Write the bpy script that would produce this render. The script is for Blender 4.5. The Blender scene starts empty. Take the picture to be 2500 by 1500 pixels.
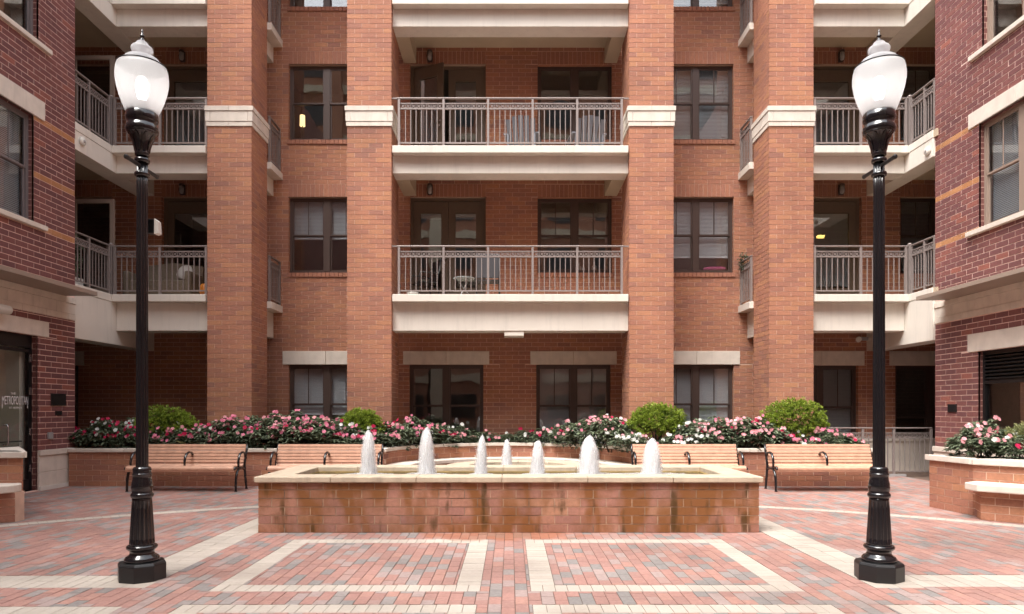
import bpy, bmesh, math, random
from mathutils import Vector, Matrix
R = random.Random(7)
rad = math.radians
sc = bpy.context.scene
COL = sc.collection

# ------------------------------------------------------------------ camera, sky, sun, exposure
CAM_H = 1.46
F_PX, CX, CY = 1667.0, 1246.0, 1000.0           # focal length and vanishing point in photo pixels (2500 x 1500)
cam_d = bpy.data.cameras.new('camera')
cam = bpy.data.objects.new('camera', cam_d); COL.objects.link(cam)
cam.location = (0, 0, CAM_H); cam.rotation_euler = (rad(90), 0, 0)
cam_d.sensor_width = 36; cam_d.lens = 36 * F_PX / 2500
cam_d.shift_x = (1250 - CX) / 2500; cam_d.shift_y = (CY - 750) / 2500
cam_d.clip_start = 0.05; cam_d.clip_end = 400
sc.camera = cam

SUN_EL, SUN_VEC = 60, Vector((-0.60, -0.76, 0))  # soft light from behind the camera and the left
world = bpy.data.worlds.new('World'); sc.world = world; world.use_nodes = True
wn, wl = world.node_tree.nodes, world.node_tree.links
wn.clear()
sky = wn.new('ShaderNodeTexSky'); sky.sky_type = 'NISHITA'; sky.sun_disc = False
sky.sun_elevation = rad(SUN_EL); sky.sun_rotation = math.atan2(SUN_VEC.x, SUN_VEC.y)
sky.dust_density = 3.0; sky.air_density = 1.2
hs = wn.new('ShaderNodeHueSaturation'); hs.inputs['Saturation'].default_value = 0.22
bg = wn.new('ShaderNodeBackground'); bg.inputs['Strength'].default_value = 0.15
wo = wn.new('ShaderNodeOutputWorld')
wl.new(sky.outputs[0], hs.inputs['Color']); wl.new(hs.outputs[0], bg.inputs['Color']); wl.new(bg.outputs[0], wo.inputs['Surface'])
sd = bpy.data.lights.new('sun', 'SUN'); sd.energy = 1.2; sd.angle = rad(34); sd.color = (1, 0.95, 0.88)
sun = bpy.data.objects.new('sun', sd); COL.objects.link(sun)
sv = SUN_VEC.normalized() * math.cos(rad(SUN_EL)) + Vector((0, 0, math.sin(rad(SUN_EL))))
sun.rotation_euler = sv.to_track_quat('Z', 'Y').to_euler(); sun.location = sv * 40
vs = sc.view_settings
vs.view_transform = 'Standard'; vs.look = 'None'; vs.gamma = 1; vs.use_curve_mapping = False
vs.exposure = 1.84
sc.cycles.transparent_max_bounces = 40               # the frothing jets are many thin layers

# ------------------------------------------------------------------ materials
MATS = {}
def mixc(N, L, fac, a, bcol):
    mx = N.new('ShaderNodeMix'); mx.data_type = 'RGBA'
    L.new(fac, mx.inputs['Factor']); L.new(a, mx.inputs['A'])
    if isinstance(bcol, tuple): mx.inputs['B'].default_value = (*bcol, 1)
    else: L.new(bcol, mx.inputs['B'])
    return mx.outputs['Result']

def mat(name, col, rough=0.7, metal=0.0, noise=0.0, nscale=20.0, bump=0.0, bscale=60.0, spec=0.5, emit=None, coat=0.0, streak=0.0):
    if name in MATS: return MATS[name]
    m = bpy.data.materials.new(name); m.use_nodes = True
    nt = m.node_tree; b = nt.nodes['Principled BSDF']
    b.inputs['Base Color'].default_value = (*col, 1); b.inputs['Roughness'].default_value = rough
    b.inputs['Metallic'].default_value = metal; b.inputs['Specular IOR Level'].default_value = spec
    b.inputs['Coat Weight'].default_value = coat
    g = nt.nodes.new('ShaderNodeNewGeometry')
    if noise:
        n = nt.nodes.new('ShaderNodeTexNoise'); n.inputs['Scale'].default_value = nscale; n.inputs['Detail'].default_value = 6
        nt.links.new(g.outputs['Position'], n.inputs['Vector'])
        r = nt.nodes.new('ShaderNodeMapRange'); r.inputs[1].default_value = 0.3; r.inputs[2].default_value = 0.7
        r.inputs[3].default_value = 1 - noise; r.inputs[4].default_value = 1 + noise
        nt.links.new(n.outputs['Fac'], r.inputs[0])
        mx = nt.nodes.new('ShaderNodeVectorMath'); mx.operation = 'SCALE'; mx.inputs[0].default_value = col
        nt.links.new(r.outputs[0], mx.inputs['Scale']); nt.links.new(mx.outputs[0], b.inputs['Base Color'])
        if streak:                                     # rain and rust runs down the faces
            mp = nt.nodes.new('ShaderNodeMapping'); mp.inputs['Scale'].default_value = (7, 7, 0.8); nt.links.new(g.outputs['Position'], mp.inputs['Vector'])
            ns = nt.nodes.new('ShaderNodeTexNoise'); ns.inputs['Scale'].default_value = 1; ns.inputs['Detail'].default_value = 7; ns.inputs['Roughness'].default_value = 0.7; nt.links.new(mp.outputs[0], ns.inputs['Vector'])
            rs = nt.nodes.new('ShaderNodeMapRange'); rs.inputs[1].default_value = 0.5; rs.inputs[2].default_value = 0.75; rs.inputs[4].default_value = streak; nt.links.new(ns.outputs['Fac'], rs.inputs[0])
            nt.links.new(mixc(nt.nodes, nt.links, rs.outputs[0], mx.outputs[0], tuple(x * 0.42 for x in col)), b.inputs['Base Color'])
    if bump:
        n2 = nt.nodes.new('ShaderNodeTexNoise'); n2.inputs['Scale'].default_value = bscale; n2.inputs['Detail'].default_value = 5
        nt.links.new(g.outputs['Position'], n2.inputs['Vector'])
        bp = nt.nodes.new('ShaderNodeBump'); bp.inputs['Strength'].default_value = bump; bp.inputs['Distance'].default_value = 0.01
        nt.links.new(n2.outputs['Fac'], bp.inputs['Height']); nt.links.new(bp.outputs[0], b.inputs['Normal'])
    if emit:
        b.inputs['Emission Color'].default_value = (*emit[0], 1); b.inputs['Emission Strength'].default_value = emit[1]
    MATS[name] = m; return m

def tone_mat(name, stops, rough=0.85, const=False, extra=None, grain=0.16):
    """brick / paver: colour of each piece from its own 'tone' (mesh attribute or object property)"""
    m = bpy.data.materials.new(name); m.use_nodes = True
    nt = m.node_tree; N, L = nt.nodes, nt.links; b = N['Principled BSDF']
    b.inputs['Roughness'].default_value = rough; b.inputs['Specular IOR Level'].default_value = 0.3
    a1 = N.new('ShaderNodeAttribute'); a1.attribute_type = 'GEOMETRY'; a1.attribute_name = 'tone'
    a2 = N.new('ShaderNodeAttribute'); a2.attribute_type = 'OBJECT'; a2.attribute_name = 'tone'
    ad = N.new('ShaderNodeMath'); ad.operation = 'ADD'; L.new(a1.outputs['Fac'], ad.inputs[0]); L.new(a2.outputs['Fac'], ad.inputs[1])
    cr = N.new('ShaderNodeValToRGB'); cr.color_ramp.interpolation = 'CONSTANT' if const else 'LINEAR'
    e = cr.color_ramp.elements
    while len(e) < len(stops): e.new(0.5)
    for k, (p, c) in enumerate(stops): e[k].position = p; e[k].color = (*c, 1)
    L.new(ad.outputs[0], cr.inputs['Fac'])
    g = N.new('ShaderNodeNewGeometry')
    n = N.new('ShaderNodeTexNoise'); n.inputs['Scale'].default_value = 28; n.inputs['Detail'].default_value = 7; n.inputs['Roughness'].default_value = 0.65
    L.new(g.outputs['Position'], n.inputs['Vector'])
    n0 = N.new('ShaderNodeTexNoise'); n0.inputs['Scale'].default_value = 0.9; n0.inputs['Detail'].default_value = 3
    L.new(g.outputs['Position'], n0.inputs['Vector'])
    r = N.new('ShaderNodeMapRange'); r.inputs[1].default_value = 0.3; r.inputs[2].default_value = 0.7; r.inputs[3].default_value = 1 - grain; r.inputs[4].default_value = 1 + grain
    L.new(n.outputs['Fac'], r.inputs[0])
    r0 = N.new('ShaderNodeMapRange'); r0.inputs[1].default_value = 0.3; r0.inputs[2].default_value = 0.7; r0.inputs[3].default_value = 0.84; r0.inputs[4].default_value = 1.12
    L.new(n0.outputs['Fac'], r0.inputs[0])
    mu = N.new('ShaderNodeMath'); mu.operation = 'MULTIPLY'; L.new(r.outputs[0], mu.inputs[0]); L.new(r0.outputs[0], mu.inputs[1])
    sc_ = N.new('ShaderNodeVectorMath'); sc_.operation = 'SCALE'; L.new(cr.outputs[0], sc_.inputs[0]); L.new(mu.outputs[0], sc_.inputs['Scale'])
    out = sc_.outputs[0]
    if extra: out = extra(N, L, g, out, b)
    L.new(out, b.inputs['Base Color'])
    bp = N.new('ShaderNodeBump'); bp.inputs['Strength'].default_value = 0.35; bp.inputs['Distance'].default_value = 0.004
    n3 = N.new('ShaderNodeTexNoise'); n3.inputs['Scale'].default_value = 120; n3.inputs['Detail'].default_value = 4
    L.new(g.outputs['Position'], n3.inputs['Vector']); L.new(n3.outputs['Fac'], bp.inputs['Height']); L.new(bp.outputs[0], b.inputs['Normal'])
    MATS[name] = m; return m

def stain(N, L, g, col, b):
    """algae and lime streaks running down the fountain face"""
    mp = N.new('ShaderNodeMapping'); mp.inputs['Scale'].default_value = (3.2, 3.2, 1.5); L.new(g.outputs['Position'], mp.inputs['Vector'])
    n = N.new('ShaderNodeTexNoise'); n.inputs['Scale'].default_value = 1.0; n.inputs['Detail'].default_value = 5; n.inputs['Distortion'].default_value = 0.5
    L.new(mp.outputs[0], n.inputs['Vector'])
    r = N.new('ShaderNodeMapRange'); r.inputs[1].default_value = 0.38; r.inputs[2].default_value = 0.55; r.inputs[4].default_value = 0.9; L.new(n.outputs['Fac'], r.inputs[0])
    c = mixc(N, L, r.outputs[0], col, (0.235, 0.095, 0.028))
    mp2 = N.new('ShaderNodeMapping'); mp2.inputs['Scale'].default_value = (9.0, 9.0, 2.2); mp2.inputs['Location'].default_value = (3.1, 0, 1.7); L.new(g.outputs['Position'], mp2.inputs['Vector'])
    n2 = N.new('ShaderNodeTexNoise'); n2.inputs['Scale'].default_value = 0.8; n2.inputs['Detail'].default_value = 6; L.new(mp2.outputs[0], n2.inputs['Vector'])
    r2 = N.new('ShaderNodeMapRange'); r2.inputs[1].default_value = 0.57; r2.inputs[2].default_value = 0.68; r2.inputs[4].default_value = 0.85; L.new(n2.outputs['Fac'], r2.inputs[0])
    c = mixc(N, L, r2.outputs[0], c, (0.075, 0.042, 0.012))
    rr = N.new('ShaderNodeMapRange'); rr.inputs[3].default_value = 0.8; rr.inputs[4].default_value = 0.35; L.new(r.outputs[0], rr.inputs[0]); L.new(rr.outputs[0], b.inputs['Roughness'])
    return c

def wet(N, L, g, col, b):
    """splash water and rust stain on the pavers in front of the fountain, dirt film elsewhere"""
    s = N.new('ShaderNodeSeparateXYZ'); L.new(g.outputs['Position'], s.inputs[0])
    def gauss(sock, c, w):
        m = N.new('ShaderNodeMapRange'); m.interpolation_type = 'SMOOTHSTEP'
        sub = N.new('ShaderNodeMath'); sub.operation = 'SUBTRACT'; L.new(sock, sub.inputs[0]); sub.inputs[1].default_value = c
        ab = N.new('ShaderNodeMath'); ab.operation = 'ABSOLUTE'; L.new(sub.outputs[0], ab.inputs[0])
        m.inputs[1].default_value = 0; m.inputs[2].default_value = w; m.inputs[3].default_value = 1; m.inputs[4].default_value = 0
        L.new(ab.outputs[0], m.inputs[0]); return m.outputs[0]
    gx, gy = gauss(s.outputs['X'], -0.1, 1.9), gauss(s.outputs['Y'], 7.95, 0.75)
    mu = N.new('ShaderNodeMath'); mu.operation = 'MULTIPLY'; L.new(gx, mu.inputs[0]); L.new(gy, mu.inputs[1])
    n = N.new('ShaderNodeTexNoise'); n.inputs['Scale'].default_value = 3.5; n.inputs['Detail'].default_value = 6; L.new(g.outputs['Position'], n.inputs['Vector'])
    ad = N.new('ShaderNodeMath'); ad.operation = 'ADD'; L.new(mu.outputs[0], ad.inputs[0]); L.new(n.outputs['Fac'], ad.inputs[1])
    r = N.new('ShaderNodeMapRange'); r.inputs[1].default_value = 0.95; r.inputs[2].default_value = 1.2; r.inputs[4].default_value = 0.55; L.new(ad.outputs[0], r.inputs[0])
    c = mixc(N, L, r.outputs[0], col, (0.34, 0.11, 0.035))
    n2 = N.new('ShaderNodeTexNoise'); n2.inputs['Scale'].default_value = 0.6; n2.inputs['Detail'].default_value = 5; L.new(g.outputs['Position'], n2.inputs['Vector'])
    r2 = N.new('ShaderNodeMapRange'); r2.inputs[1].default_value = 0.5; r2.inputs[2].default_value = 0.72; r2.inputs[4].default_value = 0.3; L.new(n2.outputs['Fac'], r2.inputs[0])
    return mixc(N, L, r2.outputs[0], c, (0.11, 0.062, 0.045))

O_ST = [(0.0, (0.31, 0.148, 0.110)), (0.12, (0.36, 0.163, 0.112)), (0.5, (0.395, 0.178, 0.114)), (0.85, (0.42, 0.193, 0.116)), (1.0, (0.44, 0.210, 0.118))]
tone_mat('orange_brick', O_ST)
tone_mat('fountain_brick', [(p, (c[0] * 1.02, c[1] * 1.12, c[2] * 1.28)) for p, c in O_ST], extra=stain)
tone_mat('maroon_brick', [(0, (0.165, 0.070, 0.070)), (0.5, (0.195, 0.078, 0.074)), (0.94, (0.22, 0.087, 0.076)), (0.96, (0.27, 0.10, 0.08)), (1, (0.29, 0.105, 0.08))])
tone_mat('accent_brick', [(0, (0.42, 0.19, 0.085)), (1, (0.50, 0.25, 0.12))])
tone_mat('paver', [(0.0, (0.235, 0.215, 0.205)), (0.12, (0.285, 0.25, 0.235)), (0.2, (0.34, 0.26, 0.24)), (0.33, (0.325, 0.186, 0.160)), (0.55, (0.36, 0.200, 0.170)), (0.8, (0.385, 0.216, 0.178)), (0.92, (0.345, 0.225, 0.198))], const=True, rough=0.75, extra=wet)
tone_mat('cream_paver', [(0, (0.43, 0.378, 0.325)), (1, (0.48, 0.425, 0.37))], rough=0.8, extra=wet, grain=0.07)
mat('mortar_wet', (0.40, 0.28, 0.20), 0.9, noise=0.6, nscale=5); mat('mortar', (0.64, 0.45, 0.345), 0.95, noise=0.12, nscale=8)
mat('mortar_maroon', (0.80, 0.58, 0.50), 0.95, noise=0.1, nscale=8)
mat('joint_sand', (0.16, 0.105, 0.08), 0.95, noise=0.3, nscale=6)
mat('limestone', (0.69, 0.62, 0.54), 0.85, noise=0.08, nscale=5, bump=0.15, bscale=40, streak=0.2)
mat('limestone_wet', (0.56, 0.46, 0.345), 0.55, noise=0.14, nscale=7, bump=0.2, bscale=40, streak=0.4)
mat('algae_stone', (0.42, 0.30, 0.10), 0.5, noise=0.3, nscale=9)
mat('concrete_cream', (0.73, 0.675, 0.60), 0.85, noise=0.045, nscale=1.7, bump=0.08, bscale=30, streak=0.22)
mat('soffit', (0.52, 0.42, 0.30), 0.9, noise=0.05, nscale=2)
mat('stucco_dark', (0.32, 0.25, 0.18), 0.9)
mat('rail_metal', (0.285, 0.24, 0.225), 0.45, metal=0.2, noise=0.05)
mat('ledge_metal', (0.34, 0.27, 0.22), 0.5, metal=0.1, noise=0.04, nscale=3)
mat('grey_frame', (0.17, 0.145, 0.145), 0.45); mat('bronze_frame', (0.085, 0.058, 0.050), 0.4, metal=0.2)
mat('taupe_frame', (0.30, 0.225, 0.18), 0.5)
mat('door_paint', (0.135, 0.098, 0.070), 0.5, noise=0.05)
mat('black_gloss', (0.010, 0.010, 0.012), 0.16, spec=0.6, coat=0.5, bump=0.03, bscale=30)
mat('black_satin', (0.014, 0.014, 0.015), 0.35, bump=0.05, bscale=40)
mat('black_frame', (0.010, 0.010, 0.011), 0.35)
mat('steel', (0.55, 0.56, 0.58), 0.25, metal=0.9)
mat('brass', (0.6, 0.5, 0.32), 0.3, metal=0.9)
mat('white_plastic', (0.72, 0.70, 0.64), 0.45)
mat('grey_plastic', (0.35, 0.34, 0.34), 0.5)
mat('room', (0.16, 0.14, 0.12), 0.95, noise=0.15, nscale=1.5)
mat('lobby', (0.17, 0.125, 0.065), 0.9)
mat('lobby_pale', (0.62, 0.60, 0.53), 0.9)
mat('blind', (0.50, 0.525, 0.55), 0.6)
mat('shade_dark', (0.10, 0.09, 0.08), 0.7)
mat('cedar', (0.60, 0.345, 0.235), 0.55, noise=0.13, nscale=9, bump=0.05, bscale=80)
mat('soil', (0.035, 0.024, 0.018), 1.0, noise=0.4, nscale=20, bump=0.8, bscale=20)
mat('bark', (0.07, 0.05, 0.035), 0.9, noise=0.2)
mat('asphalt_roof', (0.1, 0.1, 0.1), 0.9)
mat('grey_resin', (0.20, 0.21, 0.245), 0.5)
mat('grey_sling', (0.085, 0.082, 0.09), 0.7)
mat('wicker', (0.20, 0.155, 0.11), 0.8, noise=0.35, nscale=90, bump=0.6, bscale=60)
mat('cushion_white', (0.6, 0.56, 0.52), 0.9)
mat('pumpkin', (0.62, 0.20, 0.02), 0.5, noise=0.12)
mat('magenta_cloth', (0.33, 0.045, 0.13), 0.9, bump=0.3, bscale=60)
mat('terracotta_white', (0.66, 0.64, 0.60), 0.6)
mat('glass_top', (0.35, 0.38, 0.38), 0.1)
mat('lamp_shade', (0.8, 0.65, 0.4), 0.8, emit=((1.0, 0.66, 0.28), 0.7))
mat('warm_bulb', (1, 0.8, 0.4), 0.8, emit=((1.0, 0.62, 0.15), 3.0))
mat('lettering_white', (0.75, 0.75, 0.75), 0.6)
mat('opposite_cream', (0.62, 0.52, 0.38), 0.9)

def leaf_mat(name, c1, c2, rough=0.5, trans=0.25):
    m = bpy.data.materials.new(name); m.use_nodes = True; N, L = m.node_tree.nodes, m.node_tree.links
    b = N['Principled BSDF']; b.inputs['Roughness'].default_value = rough; b.inputs['Specular IOR Level'].default_value = 0.35
    at = N.new('ShaderNodeAttribute'); at.attribute_name = 'tone'
    cr = N.new('ShaderNodeValToRGB'); cr.color_ramp.elements[0].color = (*c1, 1); cr.color_ramp.elements[1].color = (*c2, 1)
    L.new(at.outputs['Fac'], cr.inputs[0]); L.new(cr.outputs[0], b.inputs['Base Color'])
    t = N.new('ShaderNodeBsdfTranslucent'); L.new(cr.outputs[0], t.inputs['Color'])
    mx = N.new('ShaderNodeMixShader'); mx.inputs[0].default_value = trans
    L.new(b.outputs[0], mx.inputs[1]); L.new(t.outputs[0], mx.inputs[2]); L.new(mx.outputs[0], N['Material Output'].inputs['Surface'])
    MATS[name] = m
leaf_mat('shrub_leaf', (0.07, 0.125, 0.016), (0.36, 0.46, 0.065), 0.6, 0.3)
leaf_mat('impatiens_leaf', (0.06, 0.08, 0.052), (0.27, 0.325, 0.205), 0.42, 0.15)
leaf_mat('pale_leaf', (0.10, 0.13, 0.04), (0.42, 0.42, 0.20), 0.55, 0.25)
leaf_mat('hosta_leaf', (0.03, 0.06, 0.04), (0.10, 0.15, 0.08), 0.4, 0.2)
for nm, c in (('petal_pink', (0.82, 0.24, 0.36)), ('petal_rose', (0.85, 0.38, 0.42)), ('petal_red', (0.52, 0.006, 0.07)), ('petal_white', (0.80, 0.80, 0.76))):
    leaf_mat(nm, tuple(x * 0.85 for x in c), c, 0.6, 0.3)

def glass_mat(name, tint=(0.72, 0.74, 0.74), f0=0.10, wave=0.012):
    m = bpy.data.materials.new(name); m.use_nodes = True; N, L = m.node_tree.nodes, m.node_tree.links
    for n in list(N):
        if n.type == 'BSDF_PRINCIPLED': N.remove(n)
    t = N.new('ShaderNodeBsdfTransparent'); t.inputs[0].default_value = (*tint, 1)
    gl = N.new('ShaderNodeBsdfGlossy'); gl.inputs['Roughness'].default_value = 0.015; gl.inputs[0].default_value = (0.95, 0.95, 0.95, 1)
    g = N.new('ShaderNodeNewGeometry')
    dt = N.new('ShaderNodeVectorMath'); dt.operation = 'DOT_PRODUCT'; L.new(g.outputs['Normal'], dt.inputs[0]); L.new(g.outputs['Incoming'], dt.inputs[1])
    ab = N.new('ShaderNodeMath'); ab.operation = 'ABSOLUTE'; L.new(dt.outputs['Value'], ab.inputs[0])
    on = N.new('ShaderNodeMath'); on.operation = 'SUBTRACT'; on.inputs[0].default_value = 1; L.new(ab.outputs[0], on.inputs[1])
    fr = N.new('ShaderNodeMath'); fr.operation = 'POWER'; fr.inputs[1].default_value = 5; L.new(on.outputs[0], fr.inputs[0])
    ma = N.new('ShaderNodeMath'); ma.operation = 'MULTIPLY_ADD'; ma.use_clamp = True; ma.inputs[1].default_value = 0.94; ma.inputs[2].default_value = 0.04 + f0
    nz = N.new('ShaderNodeTexNoise'); nz.inputs['Scale'].default_value = 1.6; nz.inputs['Detail'].default_value = 1.5
    L.new(g.outputs['Position'], nz.inputs['Vector'])
    bp = N.new('ShaderNodeBump'); bp.inputs['Strength'].default_value = 1; bp.inputs['Distance'].default_value = wave; L.new(nz.outputs['Fac'], bp.inputs['Height'])
    L.new(bp.outputs[0], gl.inputs['Normal'])
    L.new(fr.outputs[0], ma.inputs[0]); mx = N.new('ShaderNodeMixShader'); L.new(ma.outputs[0], mx.inputs[0])
    L.new(t.outputs[0], mx.inputs[1]); L.new(gl.outputs[0], mx.inputs[2]); L.new(mx.outputs[0], N['Material Output'].inputs['Surface'])
    MATS[name] = m
glass_mat('window_glass', (0.93, 0.945, 0.95), 0.06, 0.0025); glass_mat('door_glass', (0.95, 0.96, 0.95), 0.02, 0.002)

def water_mats():
    m = bpy.data.materials.new('pool_water'); m.use_nodes = True; N, L = m.node_tree.nodes, m.node_tree.links; b = N['Principled BSDF']
    b.inputs['Base Color'].default_value = (0.055, 0.045, 0.03, 1); b.inputs['Roughness'].default_value = 0.06
    g = N.new('ShaderNodeNewGeometry'); n = N.new('ShaderNodeTexNoise'); n.inputs['Scale'].default_value = 14; n.inputs['Detail'].default_value = 4
    L.new(g.outputs['Position'], n.inputs['Vector']); bp = N.new('ShaderNodeBump'); bp.inputs['Strength'].default_value = 1; bp.inputs['Distance'].default_value = 0.03
    L.new(n.outputs['Fac'], bp.inputs['Height']); L.new(bp.outputs[0], b.inputs['Normal']); MATS['pool_water'] = m
    for nm, base, amp in (('froth_core', 1.0, 0.0), ('froth', 0.33, 0.5), ('froth_thin', 0.13, 0.26)):
        m = bpy.data.materials.new(nm); m.use_nodes = True; N, L = m.node_tree.nodes, m.node_tree.links; b = N['Principled BSDF']
        b.inputs['Base Color'].default_value = (0.985, 0.987, 0.99, 1); b.inputs['Roughness'].default_value = 0.6
        tr = N.new('ShaderNodeBsdfTranslucent'); tr.inputs[0].default_value = (0.97, 0.975, 0.985, 1)
        m1 = N.new('ShaderNodeMixShader'); m1.inputs[0].default_value = 0.45; L.new(b.outputs[0], m1.inputs[1]); L.new(tr.outputs[0], m1.inputs[2])
        g = N.new('ShaderNodeNewGeometry'); mp = N.new('ShaderNodeMapping'); mp.inputs['Scale'].default_value = (60, 60, 5); L.new(g.outputs['Position'], mp.inputs['Vector'])
        n = N.new('ShaderNodeTexNoise'); n.inputs['Scale'].default_value = 1; n.inputs['Detail'].default_value = 3; L.new(mp.outputs[0], n.inputs['Vector'])
        r = N.new('ShaderNodeMapRange'); r.inputs[1].default_value = 0.3; r.inputs[2].default_value = 0.7; r.inputs[3].default_value = max(0, base - amp / 2); r.inputs[4].default_value = min(1, base + amp / 2)
        L.new(n.outputs['Fac'], r.inputs[0])
        t = N.new('ShaderNodeBsdfTransparent'); mx = N.new('ShaderNodeMixShader'); L.new(r.outputs[0], mx.inputs[0]); L.new(t.outputs[0], mx.inputs[1]); L.new(m1.outputs[0], mx.inputs[2])
        L.new(mx.outputs[0], N['Material Output'].inputs['Surface']); MATS[nm] = m
water_mats()

def globe_mat():
    m = bpy.data.materials.new('globe_glass'); m.use_nodes = True; N, L = m.node_tree.nodes, m.node_tree.links
    b = N['Principled BSDF']; b.inputs['Base Color'].default_value = (0.86, 0.87, 0.89, 1); b.inputs['Roughness'].default_value = 0.12
    tr = N.new('ShaderNodeBsdfTranslucent'); tr.inputs[0].default_value = (0.92, 0.92, 0.93, 1)
    tp = N.new('ShaderNodeBsdfTransparent'); tp.inputs[0].default_value = (0.95, 0.96, 0.97, 1)
    g = N.new('ShaderNodeNewGeometry'); n = N.new('ShaderNodeTexNoise'); n.inputs['Scale'].default_value = 120; n.inputs['Detail'].default_value = 3; L.new(g.outputs['Position'], n.inputs['Vector'])
    bp = N.new('ShaderNodeBump'); bp.inputs['Strength'].default_value = 0.6; bp.inputs['Distance'].default_value = 0.004; L.new(n.outputs['Fac'], bp.inputs['Height'])
    L.new(bp.outputs[0], b.inputs['Normal']); L.new(bp.outputs[0], tr.inputs['Normal'])
    m1 = N.new('ShaderNodeMixShader'); m1.inputs[0].default_value = 0.6; L.new(b.outputs[0], m1.inputs[1]); L.new(tr.outputs[0], m1.inputs[2])
    m2 = N.new('ShaderNodeMixShader'); m2.inputs[0].default_value = 0.36; L.new(m1.outputs[0], m2.inputs[1]); L.new(tp.outputs[0], m2.inputs[2])
    L.new(m2.outputs[0], N['Material Output'].inputs['Surface']); MATS['globe_glass'] = m
    mat('lamp_bulb', (1, 1, 1), 0.5, emit=((1.0, 0.97, 0.92), 3.4))
globe_mat()

def proc_brick(name, c1, c2, mortar):
    m = bpy.data.materials.new(name); m.use_nodes = True; N, L = m.node_tree.nodes, m.node_tree.links; b = N['Principled BSDF']; b.inputs['Roughness'].default_value = 0.9
    g = N.new('ShaderNodeNewGeometry'); s = N.new('ShaderNodeSeparateXYZ'); L.new(g.outputs['Position'], s.inputs[0])
    ad = N.new('ShaderNodeMath'); ad.operation = 'ADD'; L.new(s.outputs['X'], ad.inputs[0]); L.new(s.outputs['Y'], ad.inputs[1])
    cb = N.new('ShaderNodeCombineXYZ'); L.new(ad.outputs[0], cb.inputs[0]); L.new(s.outputs['Z'], cb.inputs[1])
    t = N.new('ShaderNodeTexBrick'); t.inputs['Scale'].default_value = 1; t.inputs['Brick Width'].default_value = 0.3048; t.inputs['Row Height'].default_value = 0.1016
    t.inputs['Mortar Size'].default_value = 0.006; t.inputs['Color1'].default_value = (*c1, 1); t.inputs['Color2'].default_value = (*c2, 1); t.inputs['Mortar'].default_value = (*mortar, 1)
    L.new(cb.outputs[0], t.inputs['Vector']); L.new(t.outputs[0], b.inputs['Base Color']); MATS[name] = m
proc_brick('far_orange_brick', (0.36, 0.15, 0.09), (0.42, 0.18, 0.10), (0.5, 0.34, 0.25))
proc_brick('far_maroon_brick', (0.13, 0.047, 0.042), (0.165, 0.057, 0.048), (0.52, 0.34, 0.27))

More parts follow.
